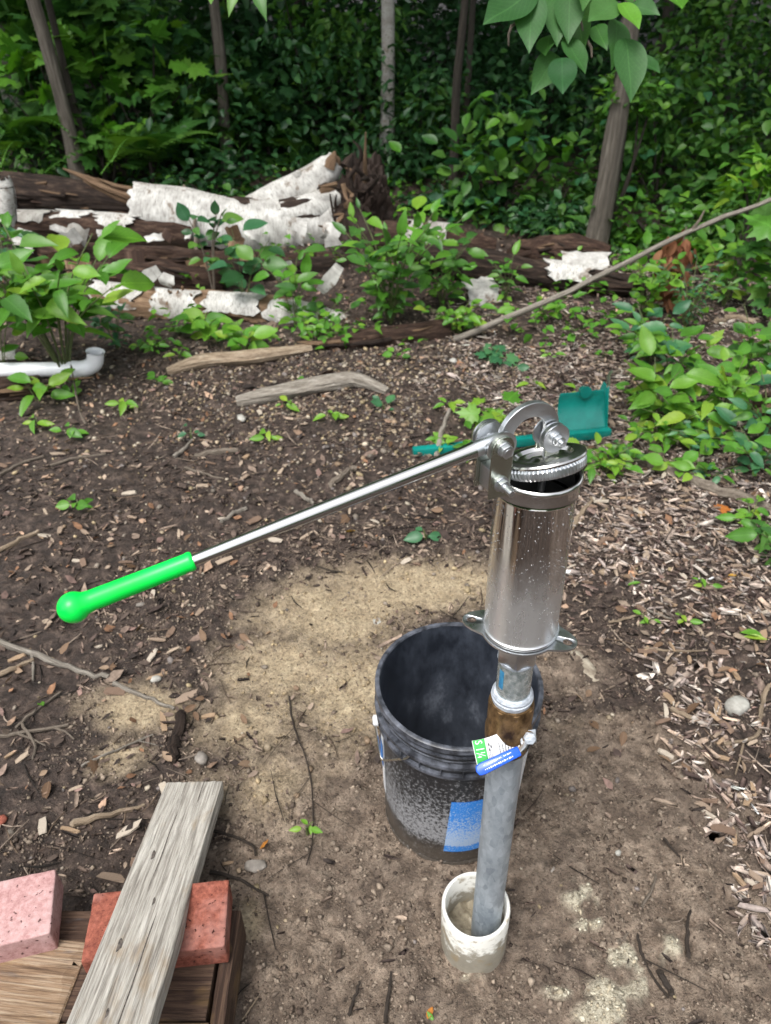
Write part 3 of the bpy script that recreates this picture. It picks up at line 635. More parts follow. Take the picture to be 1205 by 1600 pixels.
# valve stem, nut and lever, towards the lower right
s0 = at_d(806, 1134, 1.065); s1 = at_d(826, 1152, 1.01); sdv = (s1-s0).normalized()
part('valve_stem', tube([s0, s0+(s1-s0)*.35, s0+(s1-s0)*.36, s0+(s1-s0)*.55, s0+(s1-s0)*.56, s1], [.0095, .0095, .0078, .0078, .0085, .0085], 20), 'brass', vb, world=True)
Xs, Ys, Zs = frame(sdv)
lev = part('valve_lever', prism([(x, y) for x, y in ((-.011, -.009), (.011, -.009), (.011, .009), (-.011, .009))], 0.0, .0022, Xs, Ys, Zs, s1-sdv*.003), 'zinc', pump, world=True, bevel=.0008)
part('stem_nut', prism(hexp(.0082, .2), .0, .0085, Xs, Ys, Zs, s1), 'tape', lev, world=True, bevel=.0012)
l0 = at_d(812, 1173, 1.000); l1 = at_d(744, 1206, .995)
part('lever_arm', tube([s1-Vector((.002, 0, .004)), (s1+l0)/2+Vector((.001, 0, -.004)), l0, l0+(l1-l0)*.3], [.0045, .0042, .004, .004], 8, flat=.6), 'zinc', lev, world=True)
ld = (l1-l0).normalized(); nrm_ = (CAM-l0).normalized(); ly_ = ld.cross(nrm_).normalized(); nz_ = ly_.cross(ld).normalized()
if nz_.dot(nrm_) < 0: nz_ = -nz_
LL = (l1-l0).length; outl = [(0, -.0065), (LL*.85, -.008), (LL*.97, -.0065), (LL, 0), (LL*.97, .0065), (LL*.85, .008), (0, .0065)]
part('lever_sleeve', prism(outl, -.003, .0045, ld, ly_, nz_, l0), 'blue', lev, world=True, bevel=.0022)
mb = MB(); random.seed(4)
for row, yy in enumerate((-.0026, .0026)):
    u = .012
    while u < LL-.012:
        w_ = random.uniform(.0008, .0019)
        if random.random() < .85: mb.add(*box(l0+ld*u+ly_*yy+nz_*.0047, (w_, .0004, random.uniform(.0010, .0024)), Matrix((ld, nz_, ly_)).transposed()))
        u += w_+.0011
mb.build('lever_lettering', M['inkw'], lev, inv=PI_)
# paper tag hanging on the valve: bent sheet with green end
tc = [at_d(737, 1157, 1.012), at_d(808, 1134, 1.012), at_d(815, 1180, 1.008), at_d(747, 1203, 1.008)]
def tagpt(u, v, off=0.0):
    a = tc[0].lerp(tc[1], u); b = tc[3].lerp(tc[2], u); p = a.lerp(b, v)
    nn = -((tc[1]-tc[0]).cross(tc[3]-tc[0])).normalized()
    if nn.dot(CAM-p) < 0: nn = -nn
    return p + nn*(off+.006*math.sin(u*4.2+.4)+.003*math.sin(v*3)*u)+Vector((0, 0, -.003*math.sin(u*math.pi)))
def sheet(u0, u1, off, thick, nu=10, nv=4):
    V = []; F = []
    for h in (off, off-thick):
        for i in range(nu+1):
            for j in range(nv+1): V.append(tagpt(u0+(u1-u0)*i/nu, j/nv, h))
    k = (nu+1)*(nv+1)
    for i in range(nu):
        for j in range(nv):
            a = i*(nv+1)+j; F += [(a, a+1, a+nv+2, a+nv+1), (k+a, k+a+nv+1, k+a+nv+2, k+a+1)]
    b = [i*(nv+1) for i in range(nu+1)]+[nu*(nv+1)+j for j in range(1, nv+1)]+[i*(nv+1)+nv for i in range(nu-1, -1, -1)]+[j for j in range(nv-1, 0, -1)]
    for i in range(len(b)): c, d_ = b[i], b[(i+1) % len(b)]; F.append((c, d_, k+d_, k+c))
    return V, F, [(0, 0)]*len(V)
tg = part('paper_tag', sheet(0, 1, 0, .0005), 'tagw', pump, world=True)
part('green_print', sheet(.015, .27, .0009, .0006, 4, 4), 'tagg', tg, world=True)
def text_mesh(s, f):
    cu = bpy.data.curves.new('lettering', 'FONT'); cu.body = s; cu.size = 1; cu.extrude = .0; ob = bpy.data.objects.new('lettering', cu); COL.objects.link(ob)
    bpy.context.view_layer.update(); me = bpy.data.meshes.new_from_object(ob.evaluated_get(bpy.context.evaluated_depsgraph_get())); bpy.data.objects.remove(ob)
    for v in me.vertices: v.co = f(v.co.x, v.co.y)
    return me
def put_text(s, f, mat, name, parent):
    me = text_mesh(s, f); me.materials.clear(); me.materials.append(M[mat]); return link(name, me, parent)
# the size is printed across the green end, reading downwards
put_text('1\u00bc', lambda x, y: PI_ @ tagpt(.05+y*.26, .24+x*.30, .0014), 'inkw', 'size_lettering', tg)
put_text('S', lambda x, y: PI_ @ tagpt(.06+y*.22, .02+x*.28, .0014), 'inkw', 'size_lettering', tg)
mb = MB(); random.seed(9)
def mark(u, v, du, dv):
    a = [tagpt(u, v, .0009), tagpt(u+du, v, .0009), tagpt(u+du, v+dv, .0009), tagpt(u, v+dv, .0009)]; mb.add(a, [(0, 1, 2, 3)])
for k in range(3):
    a = k*2.094; mark(.34+.028*math.cos(a), .27+.10*math.sin(a), .028, .09)
for c_ in (.30, .335, .37): 
    v = .45
    while v < .92: h = random.uniform(.015, .04); mark(c_, v, .012, h); v += h+.018
for c_ in (.55, .62, .68, .74, .80):
    v = .25+random.random()*.2
    while v < .85: h = random.uniform(.02, .07); mark(c_, v, .018, h); v += h+.02
v = .2
while v < .75: h = random.uniform(.006, .022); mark(.86, v, .10, h); v += h+.014
mb.build('small_print', M['ink'], tg, inv=PI_)
# handle assembly frame
uu = Vector((.91, .42, 0)).normalized(); nn_ = Vector((.42, -.91, 0)).normalized(); up = Vector((0, 0, 1))
axt = PM @ Vector((0, 0, zrim)); piv = axt - uu*.0565; piv.z = at_y(776, 690, piv.y).z
print('pivot px', proj(piv), 'rim', proj(axt), 'z', zrim, zbase)
br = empty('bracket', (0, 0, 0), None, None); br.parent = pump
bk = MB()
def strap(off, th, top, bot, wd):
    o = [(wd*math.cos(a), top+wd*math.sin(a)) for a in np.linspace(0, math.pi, 12)]+[(-wd*.97, bot), (wd*.97, bot)]
    return prism(o, off, off+th, uu, up, nn_, piv)
bkz = -.058
bpy.data.objects.remove(br)
st1 = part('front_strap', strap(.0125, .0026, 0, bkz, .0125), 'zinc_green', world=True, bevel=.0005, smooth=False)
st2 = part('back_strap', strap(-.0151, .0026, 0, bkz, .0125), 'zinc_green', world=True, bevel=.0005, smooth=False)
part('bracket_block', prism([(-.008, bkz+.004), (.012, bkz+.004), (.012, -.028), (-.008, -.028)], -.0122, .0122, uu, up, nn_, piv), 'zinc', world=True, bevel=.001)
def washer(c, r, ri, h0, h1, name='washer', par=pump): return part(name, ringplate(r, ri, h0, h1, uu, up, nn_, c), 'zinc', par, world=True)
def bolt(c, h0, h1, r, hexh, hr, name='bolt', thread=True, backhead=True):
    mb = MB(); n = 14; L_ = h1-h0; P = []; R_ = []
    for k in range(40):
        t = h0+L_*k/39; P.append(c+nn_*t); R_.append(r*(1-.09*(k % 2)) if thread else r)
    mb.add(*tube(P, R_, n)); o = mb.build(name, M['zinc'], pump, inv=PI_)
    part('hex_nut', prism(hexp(hr, .3), hexh, hexh+hr*.85, uu, up, nn_, c), 'zinc', o, world=True, bevel=.0008)
    if backhead: part('bolt_head', prism(hexp(hr, .1), h0-hr*.2, h0+hr*.5, uu, up, nn_, c), 'zinc', o, world=True, bevel=.0008)
    return o
washer(piv, .0165, .004, .0100, .0122); washer(piv, .0165, .004, -.0122, -.0100)
washer(piv, .0165, .004, -.0180, -.0156)
washer(piv, .0080, .004, .0153, .0170)
bolt(piv, -.021, .024, .0038, .0172, .0075, thread=False)
lb = piv+up*(bkz+.017)+uu*.001
washer(lb, .0085, .003, .0153, .0166); bolt(lb, -.024, .036, .0036, .0168, .0070)
# hooked arm
ac = piv+uu*.0375+up*.0005
part('curved_arm', ringplate(.0350, .0195, -.0032, .0032, uu, up, nn_, ac, math.radians(-22), math.radians(196), 36, False), 'zinc', world=True, bevel=.0006, smooth=False)
lbp = piv+uu*.0640+up*(-.006)
washer(lbp, .0155, .004, .0050, .0068); washer(lbp, .0155, .004, -.0068, -.0050); washer(lbp, .0155, .004, .0115, .0132)
# clevis on the lid
for h in (.0072, -.0098): part('clevis_plate', prism([(.0085*math.cos(a), .0085*math.sin(a)) for a in np.linspace(0, math.pi, 10)]+[(-.0085, -.021), (.0085, -.021)], h, h+.0026, uu, up, nn_, lbp), 'zinc_green', world=True, bevel=.0005, smooth=False)
washer(lbp, .0075, .003, .0134, .0148); bolt(lbp, -.0135, .0255, .0036, .0150, .0066)
part('piston_rod', tube([lbp-up*.012, lbp-up*.07], .004, 14), 'zinc', world=True)
# lid, tilted, with crimped skirt
lc = axt+uu*.004+up*.0152+nn_*.001; tl = Matrix.Rotation(math.radians(3), 3, nn_) @ Matrix.Rotation(math.radians(-21), 3, uu)
lx, lyy, lz = tl @ uu, tl @ (nn_*-1), tl @ up
LM = Matrix((lx, lyy, lz)).transposed().to_4x4(); LM.translation = lc; LM = PI_ @ LM
rl = .0432
lid = part('lid', lathe([(0, .002), (.012, .002), (.014, .0005), (.028, .0005), (.031, .0042), (.037, .0046), (rl+.0006, .0035), (rl+.0016, .0018), (rl+.001, .0), (rl-.003, -.0008), (0, -.0008)], 64), 'steel', M=LM)
V = []; F = []; n = 240
for j, (r, z) in enumerate([(rl-.0015, -.001), (rl-.0005, -.004), (rl-.001, -.0095), (rl-.0022, -.0125)]):
    for k in range(n):
        a = 2*math.pi*k/n; rr = r + (.0009 if (k % 4) in (0, 1) else -.0009)*(1 if 0 < j < 3 else .5); V.append((rr*math.cos(a), rr*math.sin(a), z))
for j in range(3):
    for k in range(n): k2 = (k+1) % n; F.append((j*n+k, j*n+k2, (j+1)*n+k2, (j+1)*n+k))
mb = MB(); mb.add(V, F); mb.build('crimped_skirt', M['zinc'], lid, smooth=False)
# handle rod and grip
gd = at_d(110, 951, .6735); 
hd = (gd-piv).normalized(); gs = piv+hd*((gd-piv).length*.735); Lh = (gd-piv).length
print('handle', Lh, proj(gs), gd)
hr = part('handle_rod', tube([piv+hd*.024, piv+hd*.036, piv+hd*Lh*.5, gs-hd*.002, gs+hd*.02], [.0088, .0078, .0068, .0054, .0054], 24), 'steel', world=True)
part('rod_eye', tube([piv+hd*.034, piv+hd*.016, piv+hd*.0, piv-hd*.006], [.0068, .0088, .0095, .008], 16, flat=1), 'zinc', hr, world=True)
gp_ = [(0, .0), (.0002, .0086), (.004, .0092), (.008, .0091), (.05, .0096), (.098, .0101)]
gl = (gd-gs).length; P = []; R_ = []
for d_, r in ((0, .0080), (.0015, .0090), (.004, .0091), (.006, .0086), (gl*.4, .0088), (gl-.020, .0094)): P.append(gs+hd*d_); R_.append(r)
c0 = gl-.003; rb = .0140
for a in np.linspace(math.radians(132), math.radians(3), 14): P.append(gs+hd*(c0+rb*math.cos(a))); R_.append(rb*math.sin(a))
grip = part('grip', tube(P, R_, 36), 'grip', hr, world=True)
gx, gy, gz_ = frame(hd)
vdir = (CAM-gs).normalized(); sdn = (gx*0-up*.62+vdir*.5).normalized()
# moulding seam along the underside
P = []
for t in np.linspace(.01, gl-.022, 12): P.append(gs+hd*t+(sdn-hd*sdn.dot(hd)).normalized()*(.0089+.0006*t/gl))
part('seam', tube(P, .0004, 5), 'seam', grip, world=True)
# ------------------------------------------------------------------ well casing
cs = at_z(748, 1416, .12); casing = empty('well_casing', (cs.x, cs.y+.006, 0), 'short white plastic casing pipe standing in the mud around the galvanised pipe', 'pipe')
zt = .12
mb = MB(); mb.add(*lathe([(.0575, -.06), (.0575, zt-.003), (.0558, zt), (.0520, zt), (.0502, zt-.003), (.0502, -.06)], 64, True)); cw = mb.build('pipe_wall', M['pvc'], casing)
casing.rotation_euler = (math.radians(1.5), math.radians(-2), 0)
V, F, U = lathe([(0.0005, .026), (.02, .028), (.04, .024), (.0501, .03)], 40)
V = [(x, y, z+.006*math.sin(x*180+y*130)) for x, y, z in V]; mb = MB(); mb.add(V, F, U); mb.build('silt', simple('silt', (.16, .13, .09), (.34, .30, .22), 60, .6), casing)
# ------------------------------------------------------------------ bucket
bc = at_z(717, 1064, .37); BK = Vector((bc.x, bc.y, 0)); bucket = empty('bucket', BK, 'black plastic bucket with a dusty side and blue printing, behind the pump pipe', 'bucket')
RT, RB = .1475, .129; zt = .37
def br_(z): return RB+(RT-.006-RB)*z/zt
prof = [(0.0, .004), (RB-.006, .0), (RB, .006)]+[(br_(z), z) for z in np.linspace(.02, zt-.03, 10)]+[(RT-.006, zt-.001)]
mb = MB(); mb.add(*lathe(prof, 96)); bshell = mb.build('bucket_wall', M['bucket'], bucket)
inp = [(RT-.0075, zt-.001)]+[(br_(z)-.003, z) for z in np.linspace(zt-.03, .03, 10)]+[(RB-.012, .012), (0, .010)]
mb = MB(); mb.add(*lathe(inp, 96)); mb.build('bucket_inside', M['binside'], bucket)
def ringpart(z, rr, hh, name='rib'):
    r = br_(z); mb = MB(); mb.add(*lathe([(r-.001, z-hh), (r+rr*.9, z-hh+.0008), (r+rr, z), (r+rr*.9, z+hh-.0008), (r-.001, z+hh)], 96)); return mb.build(name, M['bucketrim'], bucket)
mb = MB(); mb.add(*lathe([(RT-.0085, zt-.002), (RT-.007, zt+.0015), (RT-.003, zt+.002), (RT+.0005, zt), (RT+.001, zt-.010), (RT-.004, zt-.012)], 96)); mb.build('rim', M['bucketrim'], bucket)
ringpart(zt-.026, .0045, .0025); ringpart(zt-.050, .0095, .0050); ringpart(zt-.078, .0075, .0050); ringpart(zt-.040, .002, .002)
mb = MB()
for k in range(24):
    a = 2*math.pi*k/24; r = br_(zt-.064)+.003; mb.add(*box((r*math.cos(a), r*math.sin(a), zt-.064), (.009, .0015, .020), Matrix.Rotation(a, 3, 'Z')))
o = mb.build('gussets', M['bucketrim'], bucket); o['kind'] = 'stuff'
mb = MB(); mb.add(*lathe([(RB+.0005, .0), (RB+.0022, .001), (RB+.0022, .008), (RB+.0008, .010)], 96)); mb.build('foot_ring', M['bucket'], bucket)
def wrap(a0, a1, z0, z1, name, mat, sk=0.0, off=.0012):
    V = []; F = []; n = 14; m_ = 8
    for h in (off, off-.0011):
        for i in range(n+1):
            for j in range(m_+1):
                z = z0+(z1-z0)*j/m_; a = math.radians(a0+(a1-a0)*i/n+sk*j/m_); r = br_(z)+h; V.append((r*math.cos(a), r*math.sin(a), z))
    k = (n+1)*(m_+1)
    for i in range(n):
        for j in range(m_): a = i*(m_+1)+j; F += [(a, a+m_+1, a+m_+2, a+1), (k+a, k+a+1, k+a+m_+2, k+a+m_+1)]
    mb = MB(); mb.add(V, F); return mb.build(name, M[mat], bucket, smooth=True)
wrap(-99, -66, .048, .212, 'blue_panel', 'blabel', sk=3.0)
wrap(176, 196, .09, .27, 'side_panel', 'pvcclean', off=.0015); wrap(178, 194, .17, .235, 'blue_panel', 'blabel', off=.003)
wrap(-48, -22, .06, .27, 'side_panel', 'pvcclean', off=.0015)
# ear, roller and bail wire
ea = math.radians(186); ec = Vector((math.cos(ea)*(br_(zt-.09)+.004), math.sin(ea)*(br_(zt-.09)+.004), zt-.088)); eo = Vector((math.cos(ea), math.sin(ea), 0))
mb = MB(); mb.add(*tube([ec-eo*.006, ec+eo*.009, ec+eo*.011], [.011, .010, .007], 16)); mb.build('bail_ear', M['pvcclean'], bucket)
P = []
for t in np.linspace(0, 1, 26):
    a = ea+math.radians(2)+t*math.radians(168)*0+0
P = [ec+eo*.008, at_y(594, 1176, .905)-BK, at_y(598, 1187, .890)-BK, at_y(618, 1187, .840)-BK, at_y(636, 1184, .812)-BK, at_y(641, 1175, .812)-BK]
mb = MB(); mb.add(*tube(smoothpts(P, 3), .0023, 8)); mb.build('bail_wire', M['wire'], bucket)
# ------------------------------------------------------------------ bricks, board and slab
def brick(name, c, yaw, mat, label, size=(.205, .100, .057), tilt=(0, 0)):
    bm = bmesh.new(); bmesh.ops.create_cube(bm, size=1); bmesh.ops.subdivide_edges(bm, edges=bm.edges[:], cuts=19, use_grid_fill=True); rr_ = .0035
    for v in bm.verts:
        q_ = [math.copysign(min(.5, abs(c_))**1*1.0, c_) for c_ in v.co]; q_ = [math.copysign(.5*(1-(1-abs(c_)*2)**1.5), c_) if abs(c_) < .5 else c_ for c_ in q_]
        p = Vector((q_[0]*size[0], q_[1]*size[1], q_[2]*size[2])); inn = Vector([max(-size[a]/2+rr_, min(size[a]/2-rr_, p[a])) for a in range(3)]); d_ = p-inn
        if d_.length > 1e-6: p = inn+d_.normalized()*rr_
        k = float(fbm(np.array(p.x*90+yaw*9), np.array(p.y*90+p.z*60), 8, 3))-.5; v.co = p+d_.normalized()*k*.0022 if d_.length > 1e-6 else p
    me = bpy.data.meshes.new(name); bm.to_mesh(me); bm.free(); me.materials.append(M[mat]); me.polygons.foreach_set('use_smooth', np.ones(len(me.polygons), bool))
    o = link(name, me, label=label, cat='brick'); o.location = c; o.rotation_euler = (tilt[0], tilt[1], yaw); return o
ZS = .100
def cen(pts, z): 
    v = Vector((0, 0, 0))
    for p in pts: v += at_z(*p, z)
    return v/len(pts)
c = cen([(146, 1398), (357, 1376), (352, 1480), (128, 1497)], ZS+.057); e = at_z(357, 1376, ZS+.057)-at_z(146, 1398, ZS+.057)
print('red brick', e.length, c)
brick('brick', (c.x, c.y, ZS+.0285+.001), math.atan2(e.y, e.x), 'brick_red', 'dark red paving brick under the grey board', (min(.228, e.length), .108, .057))
c2 = at_z(88, 1357, ZS+.057); e2 = (at_z(88, 1357, ZS+.057)-at_z(0, 1377, ZS+.057)).normalized(); pv = Vector((e2.y, -e2.x, 0))
cc2 = c2-e2*.108+pv*.055
brick('brick', (cc2.x, cc2.y, ZS+.0285+.001), math.atan2(e2.y, e2.x), 'brick_pink', 'pale pink paving brick at the left edge of the photo', (.216, .110, .057))
# slab: an old timber with a broken edge, in two planks side by side
slab = empty('timber_slab', at_z(180, 1560, 0), 'worn timber slab under the two bricks', 'timber')
def plank(parent, name, A, B, wd, z0, z1, mat, cuts=60, edge=.002, root=None, jag0=0, jag1=0, seed=0, slope=0):
    """plank from A to B (world xy), grain along local X"""
    A = Vector(A); B = Vector(B); L_ = (B-A).length; d_ = (B-A).normalized(); ang = math.atan2(d_.y, d_.x)
    pitch = -math.asin(max(-1, min(1, d_.z)))
    bm = bmesh.new(); nxs, nys = cuts, 14; g_ = {}
    prof = [(-wd/2+edge, z0), (-wd/2, z0+edge), (-wd/2, z1-edge), (-wd/2+edge, z1)]+[(-wd/2+edge+(wd-2*edge)*j/nys, z1) for j in range(1, nys)]+[(wd/2-edge, z1), (wd/2, z1-edge), (wd/2, z0+edge), (wd/2-edge, z0)]
    V = []; F = []; m_ = len(prof)
    for i in range(nxs+1):
        x = L_*i/nxs
        for j, (yy, zz) in enumerate(prof):
            k = float(fbm(np.array(yy*160+seed), np.array(x*5+seed*2), 3+seed, 3))-.5
            xx = x+(jag0*(fbm(np.array(yy*90.), np.array(seed*1.), 4, 2)-.5) if i == 0 else 0)+(jag1*(float(fbm(np.array(yy*300.), np.array(seed*5.), 4, 2))-.5) if i == nxs else 0)
            V.append((float(xx), yy+(.0016*k if 2 < j < m_-3 else .0012*(float(vn(np.array(x*12.), np.array(float(seed)), 5))-.5)), zz+k*.0022*(zz > (z0+z1)/2)))
    for i in range(nxs):
        for j in range(m_): j2 = (j+1) % m_; F.append((i*m_+j, i*m_+j2, (i+1)*m_+j2, (i+1)*m_+j))
    F.append(tuple(range(m_))); F.append(tuple(nxs*m_+j for j in range(m_-1, -1, -1)))
    mb = MB(); mb.add(V, F); Mx = Matrix.Translation(A) @ Matrix.Rotation(ang, 4, 'Z') @ Matrix.Rotation(pitch, 4, 'Y')
    if parent is not None: Mx = Matrix.Translation(-parent.location) @ Mx
    return mb.build(name, M[mat], parent, M=Mx)
r1 = at_z(345, 1505, ZS); r2 = at_z(349, 1600, ZS)
pA = at_z(-60, 1545, ZS); pB = at_z(333, 1545, ZS)
plank(slab, 'plank', (pA.x, .575, 0), (pB.x-.004, .575, 0), .165, 0.0, ZS, 'slabdark', seed=2)
plank(slab, 'plank', (pA.x, .4, 0), (pB.x+.001, .4, 0), .18, 0.0, ZS-.003, 'slab', seed=3)
plank(slab, 'end_board', (pB.x+.013, .30, 0), (pB.x+.013, .66, 0), .022, 0.0, ZS-.006, 'slabdark', seed=5)
b3 = at_z(60, 1470, ZS+.006)
plank(slab, 'veneer', (pA.x, .535, 0), (at_z(125, 1470, ZS).x, .52, 0), .17, ZS+.001, ZS+.006, 'slab', seed=7, jag1=.035)
# board lying across the red brick
f1 = at_d(302, 1228, 1.54); n1 = at_d(150, 1690, .93)
BD = (f1-n1); bl = BD.length
board = empty('board', (0, 0, 0), 'weathered grey board lying across the red brick', 'board'); 
A = at_d(170, 1600, 1.03); far_ = at_d(302, 1229, 1.54); dirb = (far_-A).normalized(); A = A-dirb*.16
board.location = (A.x, A.y, A.z-.036)
pl = plank(board, 'plank', (A.x, A.y, A.z-.036), (far_.x, far_.y, far_.z-.036), .1135, 0, .036, 'board', cuts=120, seed=11, jag1=.005, jag0=.004)
plx = pl.matrix_basis.copy()
for (px, py, rr) in ((188, 1478, .0052), (240, 1338, .0048), (241, 1410, .0032), (168, 1585, .0030)):
    p = at_y(px, py, 1); d_ = ray(px, py); t_ = (far_-CAM).dot(dirb.cross(Vector((1, 0, 0)))); nb = (Vector((0, 0, 1))-dirb*dirb.z).normalized()
    t_ = (far_-CAM).dot(nb)/d_.dot(nb); wp = CAM+d_*t_; lp = plx.inverted() @ (wp-board.location)
    V, F, U = lathe([(0.0001, .0012), (rr*.5, .001), (rr, .0004), (rr*1.1, -.001)], 14); V = [(lp.x+x*(2.3+.7*math.sin(3*math.atan2(y, x))), lp.y+y*(.9+.25*math.sin(2*math.atan2(y, x)+1)), .0360+z*.5) for x, y, z in V]
    mb = MB(); mb.add(V, F, U); mb.build('knot', M['knot'], board, M=plx)
for (u0, u1, yy) in ((bl*.0+.62, .70, -.02), (.42, .60, .012), (.10, .34, -.014)):
    P = [(u, yy+.0005*math.sin(u*50), .0360) for u in np.linspace(min(u0, u1), max(u0, u1), 10)]
    mb = MB(); mb.add(*tube(P, [.0002]+[.0009]*8+[.0002], 6)); mb.build('crack', M['knot'], board, M=plx)
# ------------------------------------------------------------------ logs
def log(name, label, cat, P, R, mat, n=34, jit=.18, jf=7, seed=0, m_=6, parent=None, group=None, partname='trunk', flat=1.0):
    Q = smoothpts(P, m_); RR = lerpR(R, m_, len(Q))
    r = parent
    if r is None: r = empty(name, Vector((P[0].x, P[0].y, 0)), label, cat, group)
    mb = MB(); mb.add(*tube([q_-r.location for q_ in Q], RR, n, True, jit, jf, seed, flat=flat)); o = mb.build(partname, M[mat], r)
    if name == 'rotten_log':
        for k in range(20):
            i = random.randrange(1, len(Q)-2); a = random.uniform(-1.9, .9); x, y, d_ = frame(Q[i+1]-Q[i]); ph = Vector((0, -math.cos(a*.8)*1, math.sin(a*.8+.6))); s0_ = Q[i]+ph.normalized()*RR[i]*.97-r.location; ln = random.uniform(.08, .26)
            s1_ = s0_+d_*ln*random.choice((-1, 1))+rv(.012); w_ = random.uniform(.008, .024)
            mb = MB(); mb.add(*tube([s0_, (s0_+s1_)/2+rv(.005), s1_], [w_, w_*.8, w_*.2], 7, jit=.4, seed=k, flat=.45)); mb.build('splinter', M[random.choice(['rot', 'rotred', 'splint', 'rot'])], r)
    return r, Q, RR
def bark(root, Q, RR, i0, i1, a0, a1, mat='birch', off=.008, th=.005, jag=.35, n=16, seed=0, curl=0.0, name='bark'):
    V = []; F = []; U = []; L_ = 0; rs = random.Random(seed); x = None; rows = []
    pts = Q[i0:i1+1]; m_ = len(pts)
    fine = []; fr = []
    for i in range(m_-1):
        for k in range(3): fine.append(pts[i].lerp(pts[i+1], k/3)); fr.append(RR[i0+i]+(RR[i0+i+1]-RR[i0+i])*k/3)
    fine.append(pts[-1]); fr.append(RR[i1]); m_ = len(fine)
    for h in (0, 1):
        x = None; L_ = 0
        for i, p in enumerate(fine):
            d_ = fine[min(i+1, m_-1)]-fine[max(i-1, 0)]; d_.normalize()
            x = Vector((0, 0, 1)); x = (x-d_*x.dot(d_)).normalized(); y = x.cross(d_)
            if i: L_ += (fine[i]-fine[i-1]).length
            j0 = a0+(float(vn(np.array(i*.7+seed*5.), np.array(1.5), 3))-.5)*jag*60; j1 = a1+(float(vn(np.array(i*.8+seed*7.), np.array(8.5), 3))-.5)*jag*60
            for k in range(n+1):
                a = math.radians(j0+(j1-j0)*k/n); ed = 1 if (0 < i < m_-1) else 0
                r = fr[i]*(1+.05*(2*float(vn(np.array(math.cos(a)*2+seed), np.array(L_*6.+math.sin(a)*2), 9))-1))+off-h*th+curl*abs(k/n-.5)**3*8*fr[i]
                jx = 0 if ed else (float(vn(np.array(k*.9), np.array(seed+i*1.), 6))-.5)*jag*.16
                V.append(p-root.location+d_*jx+x*(math.cos(a)*r)+y*(math.sin(a)*r)); U.append((a/6.283, L_))
    K = m_*(n+1)
    for i in range(m_-1):
        for k in range(n): a = i*(n+1)+k; F += [(a, a+1, a+n+2, a+n+1), (K+a, K+a+n+1, K+a+n+2, K+a+1)]
    for i in range(m_-1):
        for k in (0, n): a = i*(n+1)+k; F.append((a, a+n+1, K+a+n+1, K+a))
    for i in (0, m_-1):
        for k in range(n): a = i*(n+1)+k; F.append((a, a+1, K+a+1, K+a))
    mb = MB(); mb.add(V, F, U); return mb.build(name, M[mat], root)
def Z_(px, py, z): return at_z(px, py, z)
# big birch trunk with its torn root plate
YB = 4.75
def yb(px, py, Y=YB): return at_y(px, py, Y)
P = [yb(208, 326, 4.6), yb(290, 340, 4.62), yb(370, 356, 4.65), yb(450, 356, 4.7), yb(510, 350, 4.75), yb(552, 342, 4.8)]
big, Q, RR = log('fallen_birch', 'large fallen white birch trunk with torn dark root plate and fork', 'fallen tree', P, [.13, .15, .155, .155, .15, .14], 'rot', seed=1)
bark(big, Q, RR, 0, 25, -125, 110, 'birch', .012, .008, .35, 26, 2)
P2 = [yb(395, 335, 4.75), yb(440, 310, 4.82), yb(480, 290, 4.85), yb(515, 262, 4.85), yb(528, 245, 4.85)]
_, Q2, R2 = log('', '', '', P2, [.10, .10, .095, .07, .02], 'splint', parent=big, partname='fork', seed=2)
bark(big, Q2, R2, 0, 21, -170, 150, 'birch', .008, .006, .3, 20, 3)
_, Q3, R3 = log('', '', '', [yb(468, 285, 4.8), yb(464, 268, 4.8)], [.03, .022], 'birch', parent=big, partname='branch_stub', n=10)
_, Q4, R4 = log('', '', '', [yb(440, 340, 4.65), yb(490, 330, 4.7), yb(535, 300, 4.8)], [.09, .10, .05], 'rot', parent=big, partname='trunk')
bark(big, Q4, R4, 0, 10, -120, 90, 'birch', .008, .006, .3, 18, 4)
# root plate
rc = yb(560, 350, 4.84)
bm = bmesh.new(); bmesh.ops.create_icosphere(bm, subdivisions=5, radius=1)
for v in bm.verts:
    p = v.co.copy(); k = float(fbm(np.array(p.x*2.6+p.z*2.3+5), np.array(p.y*2.6-p.z*1.1+3), 12, 5)); s = .35+.9*k+.28*abs(float(fbm(np.array(p.x*6+p.z*3), np.array(p.y*6+p.z*5), 14, 3))-.5)*2
    v.co = Vector((p.x*.20*s, p.y*.24*s, p.z*.42*s))
me = bpy.data.meshes.new('root_plate'); bm.to_mesh(me); bm.free(); me.materials.append(M['rot']); link('root_plate', me, big, Matrix.Translation(rc-big.location) @ Matrix.Rotation(.12, 4, 'Y'))
random.seed(6)
for k in range(26):
    a = random.uniform(0, 6.283); d_ = Vector((random.uniform(-.25, .5), math.cos(a), math.sin(a)*1.25)); s = rc+Vector((d_.x*.05, d_.y*.08, d_.z*.1)); e = s+d_*random.uniform(.12, .24)
    mid = (s+e)/2+rv(.03); e2 = e+rv(.05)
    mb = MB(); mb.add(*tube([p-big.location for p in smoothpts([s, mid, e, e2], 3)], [.03, .028, .024, .02, .017, .014, .011, .008, .006, .004], 7, jit=.25)); mb.build('root', M['rot' if k % 3 else 'splint'], big)
for (p, q_, m1) in ((yb(515, 262, 4.8), yb(524, 236, 4.8), 'splint'), (yb(540, 262, 4.8), yb(552, 240, 4.85), 'rot'), (yb(500, 300, 4.72), yb(530, 292, 4.74), 'splint')):
    mb = MB(); mb.add(*tube([p-big.location, (p+q_)/2-big.location, q_-big.location], [.035, .028, .006], 8, jit=.4)); mb.build('splinter', M[m1], big)
